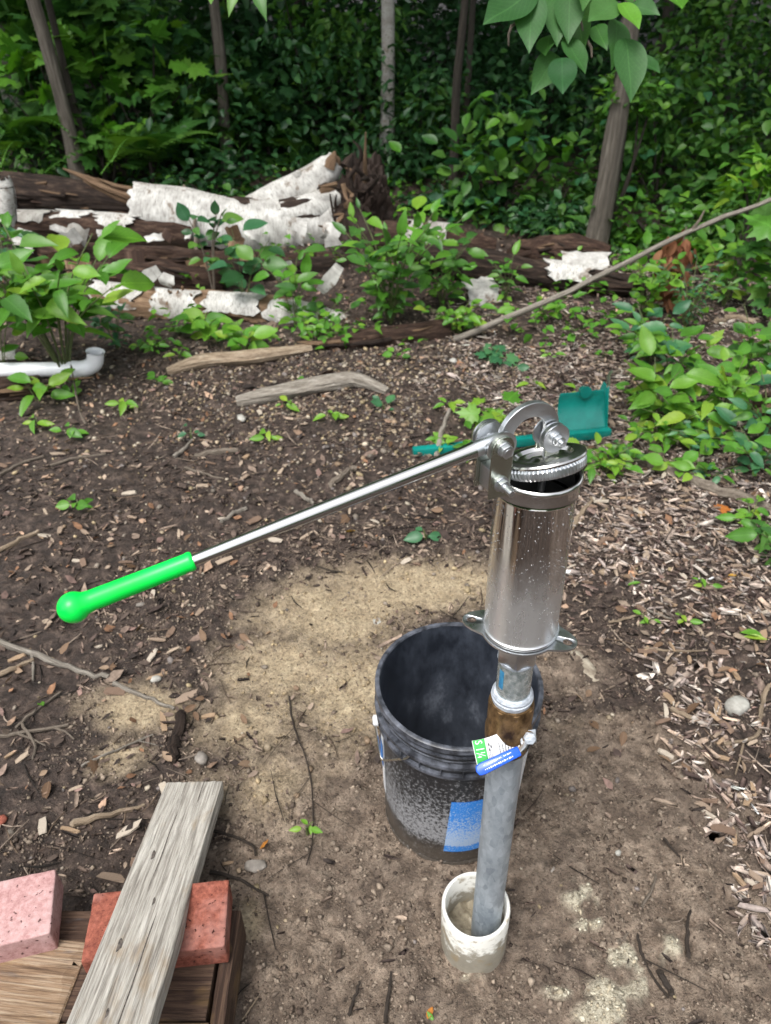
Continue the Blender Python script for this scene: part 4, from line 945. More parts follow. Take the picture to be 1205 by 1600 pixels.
# dark mass of soil and torn roots under the plate
bm = bmesh.new(); bmesh.ops.create_icosphere(bm, subdivisions=4, radius=1); rc2 = yb(560, 392, 4.62)
for v in bm.verts:
    p = v.co.copy(); k = float(fbm(np.array(p.x*2.2+p.z*2.1+9), np.array(p.y*2.2-p.z*1.3+2), 33, 5)); v.co = Vector((p.x*.17, p.y*.2, p.z*.2))*(.4+1.1*k)
me = bpy.data.meshes.new('root_soil'); bm.to_mesh(me); bm.free(); me.materials.append(M['rot']); link('root_soil', me, big, Matrix.Translation(rc2-big.location))
for k in range(22):
    s_a = yb(random.uniform(522, 580), random.uniform(270, 400), random.uniform(4.5, 4.68)); e_a = s_a+Vector((random.gauss(0, .06), random.uniform(-.08, .02), random.gauss(0, .10)))
    mb = MB(); mb.add(*tube([p-big.location for p in smoothpts([s_a, (s_a+e_a)/2+rv(.02), e_a], 3)], [.014, .013, .012, .01, .008, .006, .004], 6, jit=.3, seed=k)); mb.build('root', M['splint' if k % 3 == 0 else 'rot'], big)
# splintered end going left
for k, (a, b, r0) in enumerate([((215, 312), (98, 263), .045), ((225, 325), (130, 282), .04), ((225, 300), (150, 278), .03), ((240, 330), (200, 318), .05)]):
    p, q_ = yb(*a, 4.6), yb(*b, 4.55)
    mb = MB(); mb.add(*tube([v-big.location for v in smoothpts([p, (p+q_)/2+rv(.01), q_], 4)], [r0, r0, r0*.9, r0*.85, r0*.75, r0*.6, r0*.45, r0*.3, r0*.15], 9, jit=.45, jf=14, seed=k, flat=.6)); mb.build('splinter', M['splint'], big)
# old dark log behind it
log('rotten_log', 'dark hollow rotten log lying behind the splintered birch end', 'log', [yb(-60, 300, 5.0), yb(60, 303, 5.0), yb(215, 318, 4.95)], [.13, .12, .09], 'rot', seed=5, jit=.35)
r_, Q, RR = log('birch_log', 'rotten birch log with ragged white bark strips left of the big trunk', 'log', [yb(20, 352, 4.55), yb(100, 355, 4.5), yb(190, 362, 4.45), yb(300, 372, 4.5)], [.075, .085, .09, .08], 'rotred', seed=7, jit=.3)
bark(r_, Q, RR, 1, 5, -60, 70, 'birchg', .01, .005, .5, 14, 5); bark(r_, Q, RR, 6, 9, -95, 45, 'birch', .012, .005, .6, 14, 6); bark(r_, Q, RR, 10, 13, -100, 20, 'birch', .012, .005, .6, 14, 7)
r_, Q, RR = log('birch_stump', 'broken white birch stub standing at the far left edge', 'stump', [yb(12, 345, 4.3), yb(10, 300, 4.3), yb(4, 280, 4.3)], [.045, .04, .035], 'rot', seed=8)
bark(r_, Q, RR, 0, 12, -170, 170, 'birch', .006, .004, .3, 14, 8)
log('rotten_log', 'long brown rotten log just below the ragged birch bark', 'log', [yb(30, 392, 4.2), yb(150, 403, 4.15), yb(330, 412, 4.2), yb(520, 410, 4.3)], [.06, .07, .07, .05], 'rotred', seed=9, jit=.3)
log('rotten_log', 'dark brown log lying under the root plate of the big birch', 'log', [yb(330, 425, 4.05), yb(430, 428, 4.1), yb(560, 410, 4.3)], [.06, .07, .05], 'rot', seed=10, jit=.3)
log('rotten_log', 'reddish split log behind the small white birch log', 'log', [yb(150, 425, 3.95), yb(240, 432, 3.95), yb(350, 438, 3.98)], [.05, .075, .06], 'rotred', seed=12, jit=.35)
# small birch log in front
r_, Q, RR = log('birch_log', 'small crumbling birch log with peeling white bark among the green plants', 'log', [yb(150, 463, 3.66), yb(250, 478, 3.62), yb(350, 482, 3.6), yb(450, 492, 3.56), yb(545, 515, 3.5)], [.065, .078, .072, .07, .055], 'splint', seed=14, jit=.3, m_=8)
for i0, i1, a0, a1, s in ((0, 6, -95, 85, 21), (8, 13, -110, 75, 22), (14, 21, -85, 95, 23), (22, 28, -110, 95, 24), (28, 31, -90, 70, 25)): bark(r_, Q, RR, i0, i1, a0, a1, 'birch', .010, .005, .45, 12, s)
for k in range(40):
    i = random.randrange(5, 14); p = Q[i]+Vector((random.gauss(0, .03), -.02+random.gauss(0, .02), RR[i]*.8+random.gauss(0, .015))); s = random.uniform(.012, .03)
    mb = MB(); mb.add([(x*s, y*s*.6, z*s*.4) for x, y, z in CHIPV], CHIPF); mb.build('rotten_flake', M['splint'], r_, M=Matrix.Translation(p-r_.location) @ Euler((random.random()*3, random.random()*3, random.random()*3)).to_matrix().to_4x4())
for (px, py, w_, h_, an) in ((232, 432, .055, .035, .5), (260, 440, .03, .04, 1.2), (443, 425, .05, .05, .3), (515, 438, .08, .035, .9)):
    p = yb(px, py, 3.6); Vv = []; 
    for i in range(7):
        for j in range(2): t = i/6-.5; Vv.append((t*w_*2, (t*t)*.08, (j-.5)*h_*2*(1-.5*abs(t)*1.4)))
    F_ = [(i*2, i*2+1, i*2+3, i*2+2) for i in range(6)]; mb = MB(); mb.add([(x, y+.004, z) for x, y, z in Vv], F_); mb.add(Vv, F_)
    mb.build('bark_curl', M['birch'], r_, M=Matrix.Translation(p-r_.location) @ Matrix.Rotation(-an, 4, 'Y'))
# loose scraps of birch bark lying over the rotten logs
for k in range(26):
    p = yb(random.uniform(30, 520), random.uniform(362, 425), random.uniform(3.98, 4.12)); w_ = random.uniform(.02, .06); h_ = w_*random.uniform(.4, 1.1); Vv = []
    for i in range(5):
        for j in range(2): t = i/4-.5; Vv.append((t*w_*2*(1+.3*random.random()), (t*t)*.06, (j-.5)*h_*2*(.6+.6*random.random())))
    F_ = [(i*2, i*2+1, i*2+3, i*2+2) for i in range(4)]; mb = MB(); mb.add([(x, y+.004, z) for x, y, z in Vv], F_); mb.add(Vv, F_)
    mb.build('bark_scrap', M[random.choice(['birch', 'birchg', 'splint', 'rotred'])], M=Matrix.Translation(p) @ Euler((random.gauss(-.3, .4), random.gauss(0, .5), random.gauss(0, .5))).to_matrix().to_4x4(), label='scrap of peeled bark lying on the rotten logs below the big birch', cat='bark', group='bark scraps on the rotten logs')
# right-hand logs
r_, Q, RR = log('birch_log', 'brown log with one grey birch bark sleeve behind the centre shrub', 'log', [yb(590, 366, 4.4), yb(650, 372, 4.35), yb(700, 378, 4.3), yb(775, 386, 4.25)], [.075, .085, .085, .045], 'rotred', seed=16)
bark(r_, Q, RR, 8, 12, -175, 175, 'birchg', .012, .006, .2, 20, 26); bark(r_, Q, RR, 5, 7, -80, 60, 'birchg', .012, .006, .4, 12, 27)
r_, Q, RR = log('rotten_log', 'long dark rotten log crossing behind the two loose bark pieces', 'log', [yb(640, 398, 4.15), yb(760, 416, 4.0), yb(870, 432, 3.9), yb(1010, 448, 3.8)], [.06, .075, .065, .05], 'rot', seed=17, jit=.35)
bark(r_, Q, RR, 11, 14, -80, 75, 'birch', .014, .006, .5, 14, 28)
log('rotten_log', 'reddish rotten log resting against the grey tree trunk', 'log', [yb(800, 402, 4.35), yb(860, 396, 4.4), yb(950, 408, 4.3)], [.07, .11, .08], 'rotred', seed=18, jit=.35)
log('rotten_log', 'crumbled red rotten log flat on the ground in front of centre shrub', 'log', [gz(490, 545, .01), gz(590, 535, .015), gz(700, 520, .015)], [.02, .05, .04], 'rotred', seed=19, jit=.4)
log('rotten_log', 'dark log half hidden by plants at the right edge', 'log', [yb(1040, 435, 4.2), yb(1120, 425, 4.15), yb(1260, 415, 4.1)], [.05, .06, .06], 'rot', seed=20, jit=.3)
log('rotten_log', 'brown weathered log end under the white drain pipe', 'log', [gz(-80, 618, .02), gz(0, 616, .02), gz(66, 610, .02)], [.05, .05, .045], 'rotred', seed=22, jit=.15)
log('rotten_log', 'rounded brown log end at right edge beside leafy plants', 'log', [gz(1190, 655, .03), gz(1260, 640, .03)], [.07, .08], 'rotred', seed=23, jit=.15)
# pale dead wood
log('dead_branch', 'pale tan dead branch, the upper of the two lying on bare soil', 'branch', [gz(262, 585, .012), gz(320, 572, .02), gz(400, 565, .022), gz(487, 549, .015)], [.018, .038, .038, .020], 'drift', seed=24, jit=.3, flat=.8)
log('dead_branch', 'bleached grey dead branch, the lower of the two lying on bare soil', 'branch', [gz(370, 632, .012), gz(430, 622, .018), gz(520, 606, .022), gz(560, 602, .02), gz(606, 616, .012)], [.024, .038, .040, .034, .018], 'driftg', seed=25, jit=.3, flat=.8)
# loose birch bark pieces
def barkpiece(label, c, w_, h_, tilt, yaw, seed):
    Vv = []; nu, nv = 9, 7; rs = random.Random(seed)
    for i in range(nu+1):
        for j in range(nv+1):
            u, v = i/nu-.5, j/nv-.5; ex = 1+.25*(rs.random()-.5) if i in (0, nu) or j in (0, nv) else 1; Vv.append((u*w_*ex, v*h_*ex, .05*w_*math.cos(v*5)*2+.004*rs.random()))
    k = len(Vv); Vv = Vv+[(x, y, z-.004) for x, y, z in Vv]; F_ = []
    for i in range(nu):
        for j in range(nv): a = i*(nv+1)+j; F_ += [(a, a+1, a+nv+2, a+nv+1), (k+a, k+a+nv+1, k+a+nv+2, k+a+1)]
    b = [i*(nv+1) for i in range(nu+1)]+[nu*(nv+1)+j for j in range(1, nv+1)]+[i*(nv+1)+nv for i in range(nu-1, -1, -1)]+[j for j in range(nv-1, 0, -1)]
    for i in range(len(b)): F_.append((b[i], b[(i+1) % len(b)], k+b[(i+1) % len(b)], k+b[i]))
    mb = MB(); mb.add(Vv, F_, [(x*2, y*2) for x, y, z in Vv]); o = mb.build('bark_piece', M['birch'], label=label, cat='bark'); o.location = c; o.rotation_euler = (tilt, 0, yaw); return o
barkpiece('small pointed white bark piece lying left of the long thin stick', gz(752, 470, .05), .17, .15, .7, .4, 1)
barkpiece('wide white bark piece lying under the long thin stick', gz(910, 452, .13), .24, .15, .75, -.1, 2)
barkpiece('scrap of white bark on the ground below the left leafy plant', gz(10, 560, .02), .08, .05, .4, .3, 3)
# ------------------------------------------------------------------ white drain pipe with bend
pp = empty('drain_pipe', gz(120, 590), 'white plastic drain pipe with an upturned bend at the left edge', 'pipe'); y0 = gz(70, 590).y
b0 = at_y(-120, 580, y0); b1 = at_y(118, 577, y0); 
mb = MB(); mb.add(*tube([b0-pp.location, b1-pp.location], .030, 28)); mb.build('pipe', M['pvcclean'], pp)
P = smoothpts([at_y(110, 577, y0), at_y(124, 577, y0), at_y(138, 574, y0), at_y(147, 567, y0), at_y(149, 558, y0), at_y(149, 549, y0)], 5)
mb = MB(); mb.add(*tube([p-pp.location for p in P], [.035]*5+[.033]*20+[.037], 28, caps=False)); mb.add(*tube([p-pp.location for p in P[::-1]], [.029]+[.026]*20+[.027]*5, 28, caps=False)); mb.build('bend', M['pvcclean'], pp)
# ------------------------------------------------------------------ green shovel
sh = empty('shovel', gz(900, 690), 'dark green plastic snow shovel blade lying on the ground behind the pump', 'shovel')
def sp(px, py, z=0.0): return at_z(px, py, z)-sh.location
zb = hz(sh.location.x, sh.location.y)
s0, s1 = sp(645, 712, zb+.01), sp(952, 680, zb+.01); ax_ = (s1-s0).normalized(); Wd = (s1-s0).length; ay_ = Vector((-ax_.y, ax_.x, 0)); az_ = Vector((0, 0, 1))
def blade(u0, u1, pr, th, name, mat='teal', inset=None):
    V = []; F = []; n = 12; m_ = len(pr)
    for h in (0, 1):
        for i in range(n+1):
            for j, (d_, z) in enumerate(pr):
                ins = (inset or [0]*m_)[j]; u = u0+ins+(u1-u0-2*ins)*i/n
                V.append(s0+ax_*u+ay_*(d_+h*th*.5)+az_*(z+h*th))
    K = (n+1)*m_
    for i in range(n):
        for j in range(m_-1): a = i*m_+j; F += [(a, a+m_, a+m_+1, a+1), (K+a, K+a+1, K+a+m_+1, K+a+m_)]
    for i in range(n):
        for j in (0, m_-1): a = i*m_+j; F.append((a, a+m_, K+a+m_, K+a))
    for i in (0, n):
        for j in range(m_-1): a = i*m_+j; F.append((a, a+1, K+a+1, K+a))
    mb = MB(); mb.add(V, F); return mb.build(name, M[mat], sh)
mb = MB(); mb.add(*box((s0+s1)/2+az_*.013, (Wd, .030, .034), Matrix((ax_, ay_, az_)).transposed())); mb.build('front_edge', M['teal'], sh, bevel=.004)
ub = Wd*.735
blade(ub, Wd-.012, [(.012+.048*math.sin(t*1.5), .03+.12*t) for t in np.linspace(0, 1, 18)], .004, 'scoop_wall', inset=[.008*t**3 for t in np.linspace(0, 1, 18)])
blade(ub+.10, ub+.108, [(.008, .03), (.026, .05), (.046, .09), (.056, .13), (.055, .148)], .003, 'rib')
mb = MB(); mb.add(*prism([(0, 0), (.15, 0), (.09, .155), (.045, .155)], 0, .005, ay_, az_, ax_, s0+ax_*(Wd-.014)+az_*.015)); mb.build('side_wall', M['teal'], sh, bevel=.001)
mb = MB(); mb.add(*tube([s0+ax_*(Wd-.012)+ay_*.05+az_*.17, s0+ax_*(Wd+.03)+ay_*.14+az_*.165, s0+ax_*(Wd+.06)+ay_*.18+az_*.16], .006, 10)); mb.build('metal_strip', M['wire'], sh)
mb = MB(); mb.add(*tube([s0+ax_*(ub+.10)+ay_*.05+az_*.155, s0+ax_*(ub+.10)+ay_*.075+az_*.15], [.022, .018], 16)); mb.build('handle_socket', M['teal'], sh)
# ------------------------------------------------------------------ sticks
def stick(label, pts, r0, r1, mat='stick', cat='stick', name='stick', twigs=0, lift=.006, group=None):
    P = []
    for p in pts:
        P.append(gz(p[0], p[1], (p[2] if len(p) > 2 else lift)))
    r = empty(name, P[0], label, cat, group); Q = smoothpts([p-P[0] for p in P], 5); n = len(Q)
    Q = [q_+rv(r0*.25) for q_ in Q]
    mb = MB(); mb.add(*tube(Q, [r0+(r1-r0)*i/(n-1) for i in range(n)], 8, jit=.3, jf=30)); mb.build('shaft', M[mat], r)
    for k in range(twigs):
        i = random.randrange(n//4, n-1); d_ = (Q[i]-Q[i-1]).normalized(); sd_ = Vector((-d_.y, d_.x, .2))*random.choice((-1, 1)); e = Q[i]+(d_+sd_)*random.uniform(.03, .09); e.z = max(e.z, -.0)
        mb = MB(); mb.add(*tube([Q[i], (Q[i]+e)/2+rv(.003), e], [r1*.7, r1*.6, r1*.4], 6)); mb.build('twig', M[mat], r)
    return r
lsP = [at_y(708, 545, 3.25), at_y(860, 468, 3.3), at_y(1050, 375, 3.4), at_y(1205, 312, 3.5), at_y(1330, 270, 3.6)]; lsP[0].z = hz(lsP[0].x, lsP[0].y)
r_ = empty('long_stick', lsP[0], 'long thin pale stick rising from the soil to the right edge', 'stick')
Q = smoothpts([p-lsP[0] for p in lsP], 6); mb = MB(); mb.add(*tube([q_+rv(.003) for q_ in Q], [.014-.006*i/(len(Q)-1) for i in range(len(Q))], 10, jit=.2, jf=20)); mb.build('shaft', M['driftg'], r_)
q_ = Q[13]; mb = MB(); mb.add(*tube([q_, q_+Vector((.03, 0, .05)), q_+Vector((.045, .01, .09))], [.007, .006, .003], 7)); mb.build('twig', M['stick'], r_)
stick('grey forked branch lying across the mulch to the right edge', [(975, 712), (1040, 738), (1110, 768), (1205, 800), (1260, 815)], .018, .022, 'stick', 'branch', 'branch', 3, .012)
stick('pale peeling birch stick at the left, pointing at the small stone', [(-20, 998), (50, 1022), (110, 1046), (170, 1062)], .009, .006, 'driftg', twigs=2)
stick('broken end piece of the pale birch stick', [(178, 1070), (230, 1092), (272, 1110)], .006, .004, 'driftg')
stick('brown stick at left edge crossing under the birch stick', [(-20, 1062), (20, 1050), (52, 1034)], .007, .006, 'drift')
stick('grey stick near the left edge above the sand patch', [(-20, 1158), (40, 1146), (110, 1135)], .005, .004, 'stick', twigs=2)
stick('thin pale twig ending beside the sand patch on the left', [(128, 1200), (170, 1180), (240, 1150)], .0032, .002, 'driftg', twigs=1)
stick('short crossed twig at left edge below the birch stick', [(25, 1140), (60, 1110), (95, 1085)], .0035, .003, 'stick')
stick('thin twig lying between left edge and the sand patch', [(35, 1135), (55, 1165), (52, 1190)], .0035, .002, 'stick')
stick('splintered wood strip left of the grey board', [(115, 1290), (160, 1278), (228, 1262)], .008, .004, 'drift')
stick('dark stub of rotten wood above the grey board', [(272, 1190), (278, 1155), (283, 1118)], .015, .012, 'rot')
stick('dark wet twig beside the right corner of the red brick', [(330, 1365), (370, 1375), (420, 1402)], .004, .002, 'stickd', twigs=1)
stick('short dark twig right of the grey board end', [(335, 1300), (390, 1320), (400, 1340)], .0028, .002, 'stickd')
stick('dark bare twig on the sand left of the bucket', [(452, 1090), (460, 1140), (482, 1200), (490, 1290), (480, 1355)], .0022, .0012, 'stickd', twigs=5)
stick('buried brown stick in the mud right of the casing', [(965, 1475), (990, 1440), (1028, 1368)], .006, .002, 'stick', twigs=1, lift=-.001)
stick('dark curved stick on pale clay in lower right', [(995, 1460), (1010, 1510), (1045, 1560)], .003, .002, 'stickd', twigs=1, lift=.001)
stick('short dark stick at the lower right on pale clay', [(1030, 1520), (1046, 1548), (1052, 1560)], .006, .004, 'stickd', lift=.001)
stick('small black stick below the mulch edge at right', [(1036, 1312), (1052, 1332), (1066, 1347)], .0025, .002, 'stickd')
stick('dark upright twig in the wet mud at lower right', [(1074, 1500), (1072, 1450), (1078, 1420)], .004, .002, 'stickd')
stick('dark stick pressed into the mud at the bottom', [(545, 1590), (555, 1560), (562, 1535)], .003, .002, 'stickd')
stick('thin dark stick at the bottom left of the casing', [(603, 1600), (606, 1560), (612, 1520)], .0035, .002, 'stickd')
stick('pale twig pair at bottom beside the timber slab', [(380, 1595), (392, 1578), (404, 1560)], .0015, .001, 'drift')
stick('light stick just right of the pump top on the mulch', [(895, 825), (912, 800), (925, 783)], .009, .007, 'drift')
stick('thin pale stick on the mulch at mid right', [(1010, 960), (975, 970), (950, 975)], .004, .003, 'drift')
stick('long thin stick in the mulch right of the pump base', [(1010, 955), (1050, 970), (1095, 975)], .003, .002, 'driftg')
stick('pale slender stick lying in mulch below the pump lugs', [(1005, 1015), (1060, 1020), (1105, 1018)], .0035, .002, 'drift')
stick('curved pale root at the right edge beside white stone', [(1200, 1075), (1186, 1120), (1180, 1155), (1130, 1165)], .006, .004, 'drift', twigs=1)
stick('whitish stick lying in mulch beside the white stone', [(1050, 1110), (1080, 1125), (1108, 1128)], .006, .004, 'drift')
stick('upright dead stub behind the handle next to green sprout', [(683, 712, .0), (688, 700, .05), (700, 690, .13)], .012, .006, 'driftg', 'stub', 'dead_stub')
stick('grey broken stick below the lower dead branch', [(305, 715), (340, 708), (372, 706)], .011, .010, 'stick')
stick('small pale curved stick left of the grey broken stick', [(272, 715), (288, 705), (300, 690)], .008, .005, 'driftg')
stick('small dark stick right below grey broken stick', [(290, 733), (320, 742), (350, 750)], .005, .003, 'stick')
stick('short grey stick above the handle at centre left', [(345, 818), (370, 802), (385, 797)], .006, .005, 'driftg')
stick('pale stick at left edge above the green grip', [(-15, 872), (25, 850), (62, 832)], .008, .006, 'drift')
stick('long grey stick near the left edge below the drain pipe', [(80, 730), (120, 718), (165, 712)], .005, .004, 'stick')
stick('thin straight stick left, under the drain pipe', [(0, 745), (30, 728), (70, 715)], .006, .004, 'stick')
stick('thick short grey stick close to the handle centre', [(515, 760), (535, 745), (555, 735)], .010, .012, 'stick')
stick('small grey stick near the handle middle', [(462, 770), (478, 780), (490, 788)], .008, .005, 'driftg')
stick('thin brown twig standing under the drain pipe bend', [(135, 665), (124, 640), (118, 600, .06), (116, 560, .14)], .0045, .003, 'stick')
stick('thin twig at the top right between leafy plants', [(835, 375), (880, 350), (905, 330)], .008, .005, 'stick', twigs=1)
stick('brown dead stem leaning between plants on the right', [(1140, 495), (1170, 470), (1200, 440)], .008, .006, 'drift')
stick('short tan stick on the ground below the right shrubs', [(1118, 505), (1150, 500), (1185, 505)], .014, .012, 'drift')
stick('broken grey twig running up from the shovel to the right', [(955, 585), (1000, 575), (1050, 572)], .008, .005, 'stick')
stick('bent dead twig hanging in front of the big birch trunk', [(310, 420, .05), (312, 395, .2), (300, 378, .32)], .012, .008, 'stick')
# ------------------------------------------------------------------ stones
def stone(label, px, py, s, mat='stone', z=.0, seed=0, ang=False):
    p = gz(px, py, z); V = ICO2V.copy(); rs = np.random.default_rng(seed); k = np.array([float(fbm(np.array(v[0]*1.3+seed), np.array(v[1]*1.3+v[2]*1.7), seed, 3)) for v in V]); V = V*(.7+.6*k)[:, None]
    if ang: V = np.sign(V)*np.abs(V)**.7
    o = link('stone', mesh('stone', V*np.array(s), ICO2F, M[mat], True), label=label, cat='stone'); o.location = p; o.rotation_euler = (0, 0, rs.uniform(0, 6)); return o
stone('white angular stone in the mulch near the right edge', 1150, 1105, (.030, .022, .018), 'stonep', .004, 3, True)
stone('grey stone just above the end of the grey board', 315, 1186, (.017, .014, .012), 'stone', .004, 4)
stone('small pale stone on the dark soil above the sand patch', 244, 1062, (.010, .014, .008), 'stonep', .003, 5)
stone('flat brown stone half buried right of the board', 400, 1352, (.022, .014, .006), 'stone', .0, 6)
stone('pinkish stone on the bare soil right of the pump cylinder', 942, 896, (.013, .012, .009), 'drift', .004, 7)
stone('pale buried stone right of the bucket', 915, 1042, (.065, .024, .008), 'silt_', -.005, 8)
stone('tan stone lying left of the lower dead branch', 378, 655, (.028, .014, .012), 'stonep', .004, 9)
stone('white small stone on the slope left of the long stick base', 708, 565, (.018, .013, .012), 'stonep', .004, 10)
stone('small white stone at mulch edge right of pump', 1090, 1096, (.012, .010, .008), 'stonep', .004, 11)
stone('rounded buried stone in the sand left of the bucket rim', 590, 972, (.014, .014, .007), 'stonep', .0, 12)
stone('grey stone half sunk in the mud right of the bucket', 870, 1360, (.016, .014, .005), 'stone', .0, 13)
stone('small brown pebble beside the right corner of red brick', 374, 1362, (.006, .005, .004), 'drift', .004, 14)
stone('tiny white pebble in the mud of the lower right', 966, 1333, (.006, .006, .005), 'stonep', .002, 15)
stone('grey flat stone in soil right of the grip', 220, 946, (.012, .007, .005), 'stone', .003, 16)
stone('small brick-red pebble at the left edge above the pink brick', 4, 1282, (.012, .010, .008), 'brick_red', .003, 17)
stone('small orange pebble on the sand left of the bucket', 463, 1076, (.009, .006, .005), 'lf_o', .003, 18)
# ------------------------------------------------------------------ single chips and leaves that can be picked out
cm = []
for k in range(7):
    V = np.array(CHIPV)*(1+rng.normal(0, .2, (12, 3))); cm.append(mesh('wood_chip', V, CHIPF, None, False))
cmats = []
for k, c in enumerate([(.40, .31, .23), (.30, .22, .16), (.48, .41, .33), (.20, .13, .09), (.35, .24, .15)]):
    cmats.append(simple('chip_wood', tuple(x*.6 for x in c), c, 60, .8, 0, .5, .001, sc_=(.3, 1, 1)))
cv = {}
def chipmesh():
    a, b = random.randrange(7), random.randrange(5)
    if (a, b) not in cv: me = cm[a].copy(); me.materials.append(cmats[b]); cv[(a, b)] = me
    return cv[(a, b)]
random.seed(21); cnt = 0
while cnt < 170:
    px, py = random.uniform(880, 1205), random.uniform(720, 1400); p = at_z(px, py)
    if float(in_mulch(np.array([p.x]), np.array([p.y]))[0]) < .45: continue
    cnt += 1; ln = random.uniform(.018, .045); z = float(Hf(np.array([p.x]), np.array([p.y]))[0])
    o = link('wood_chip', chipmesh(), label='pale wood chip lying loose on top of the mulch right of the pump', cat='wood chip', group='loose wood chips on the mulch')
    o.location = (p.x, p.y, z+.009); o.rotation_euler = (random.gauss(0, .18), random.gauss(0, .18), random.gauss(-.5, 1)); o.scale = (ln, ln*random.uniform(.2, .45), random.uniform(.003, .006))
for k in range(90):
    px, py = (random.uniform(0, 420), random.uniform(700, 1400)) if k % 2 else (random.uniform(0, 700), random.uniform(640, 900)); p = at_z(px, py); ln = random.uniform(.015, .05); z = float(Hf(np.array([p.x]), np.array([p.y]))[0])
    o = link('wood_chip', chipmesh(), label='small wood chip lying on the dark soil in the left half', cat='wood chip', group='wood chips on the dark soil')
    o.location = (p.x, p.y, z+.006); o.rotation_euler = (random.gauss(0, .15), random.gauss(0, .15), random.uniform(0, 6.28)); o.scale = (ln, ln*random.uniform(.2, .5), random.uniform(.002, .005))
def ground_leaf(label, px, py, s, t, mat, yaw=None, tilt=.2, group=None):
    p = gz(px, py, .012); o = link('fallen_leaf', leafmesh(t, 0, mat), label=label, cat='leaf', group=group)
    o.matrix_basis = Matrix.Translation(p) @ Euler((random.gauss(0, tilt), random.gauss(0, tilt), random.uniform(0, 6.28) if yaw is None else yaw)).to_matrix().to_4x4() @ Matrix.Scale(s, 4)
    return o
ground_leaf('orange dead leaf on the mulch below the grey branch', 1118, 798, .055, 'mp', 'lf_r')
ground_leaf('orange leaf on the mulch near right edge middle', 1150, 905, .03, 'ov', 'lf_r')
ground_leaf('tan leaf beside the grey branch at the right edge', 1190, 775, .075, 'el', 'lf_o', 2.2)
ground_leaf('yellow green leaf lying at the right edge of the mulch', 1190, 1000, .06, 'el', 'lf_y', 1.5)
ground_leaf('yellow leaf with a brown base on the mulch near right edge', 1160, 1000, .055, 'na', 'lf_y', -1.9)
ground_leaf('tiny red and green leaf at the bottom edge below the casing', 668, 1597, .022, 'ov', 'lf_r', -.4)
ground_leaf('small green leaf at the bottom edge next to the red one', 677, 1599, .016, 'ov', 'lf_y', .6)
ground_leaf('long yellow leaf on mulch right of the pump base', 1000, 915, .04, 'na', 'lf_y', 1.6)
ground_leaf('curled orange leaf under the middle of the handle', 555, 835, .04, 'ov', 'lf_r', .8, .5)
ground_leaf('dry brown leaf at the foot of the dark stub', 270, 1195, .035, 'se', 'lf_o', .8, .5)
ground_leaf('crumpled orange leaf right of the board end', 415, 1325, .022, 'mp', 'lf_r', .8, .5)
ground_leaf('yellow green leaf at the left edge beside the sticks', 70, 1108, .03, 'ov', 'lf_y', .8, .3)
for k in range(46):
    px = random.uniform(0, 860); py = random.uniform(640, 1250) if px < 420 else random.uniform(620, 850)
    ground_leaf('dry brown leaf lying on the dark soil of the clearing', px, py, random.uniform(.02, .045), random.choice(['ov', 'se', 'el', 'mp']), 'lf_o', tilt=.45, group='dry brown leaves on the dark soil')
for k in range(34):
    ground_leaf('dry tan leaf lying on the mulch in the right half', random.uniform(900, 1205), random.uniform(700, 1200), random.uniform(.02, .04), random.choice(['ov', 'se', 'el']), 'lf_o', tilt=.45, group='dry tan leaves on the mulch')
# ------------------------------------------------------------------ near plants
random.seed(33)
def pl_(label, px, py, h, spread, nst, nl, ls, t, mats, name='leafy_plant', cat='plant', **k):
    return plant(name, label, cat, gz(px, py), h, spread, nst, nl, ls, t, mats, **k)
pl_('tall bright plant with big pointed leaves above the white drain pipe', 105, 590, .60, .36, 14, 150, .13, 'ov', ['lf_b', 'lf_b', 'lf_b', 'lf_y', 'lf_m'], low=.45, sr=.005, lean=(-.1, 0))
pl_('yellow green plant with rounder leaves at left edge behind the drain pipe', 5, 580, .42, .20, 5, 32, .10, 'rd', ['lf_y', 'lf_b'])
pl_('blue green plant at the left edge beside the birch stub', 20, 480, .50, .25, 5, 40, .12, 'ov', ['lf_m', 'lf_t', 'lf_d'])
pl_('small green plant with serrated leaves right of the drain pipe bend', 185, 545, .22, .14, 5, 40, .06, 'se', ['lf_t', 'lf_m'])
pl_('bright sprig growing right below the white drain pipe', 60, 630, .10, .10, 3, 12, .10, 'ov', ['lf_b', 'lf_y'])
pl_('round leaved sprig below the drain pipe', 105, 615, .08, .08, 2, 7, .07, 'rd', ['lf_b', 'lf_y'])
pl_('light green whorled plant in front of the small birch log', 385, 550, .13, .11, 4, 20, .085, 'rd', ['lf_y', 'lf_b'])
pl_('pale green plant with round leaves left of the whorled plant', 325, 530, .14, .12, 4, 22, .09, 'rd', ['lf_y', 'lf_b'])
pl_('low green plant under the middle of the small birch log', 240, 548, .07, .14, 4, 24, .045, 'se', ['lf_b', 'lf_m'])
pl_('dark leaved plant standing before the rotten logs', 385, 490, .40, .16, 4, 26, .11, 'rd', ['lf_d', 'lf_t', 'lf_m'])
pl_('young sapling with dark oval leaves in front of the big birch trunk', 335, 462, .50, .13, 3, 30, .085, 'rd', ['lf_d', 'lf_t', 'lf_m'], low=.35, sr=.006, stem='stick')
pl_('green plant with large leaves left of the centre shrub', 462, 505, .32, .18, 5, 32, .10, 'ov', ['lf_b', 'lf_m'])
pl_('light green seedlings covering the end of the small birch log', 500, 528, .12, .22, 8, 50, .055, 'ov', ['lf_b', 'lf_y', 'lf_m'])
pl_('bushy bright shrub of small leaves in the centre behind the clearing', 610, 505, .52, .36, 16, 190, .085, 'ov', ['lf_b', 'lf_b', 'lf_m', 'lf_m'], name='leafy_shrub', cat='shrub', low=.2, sr=.004)
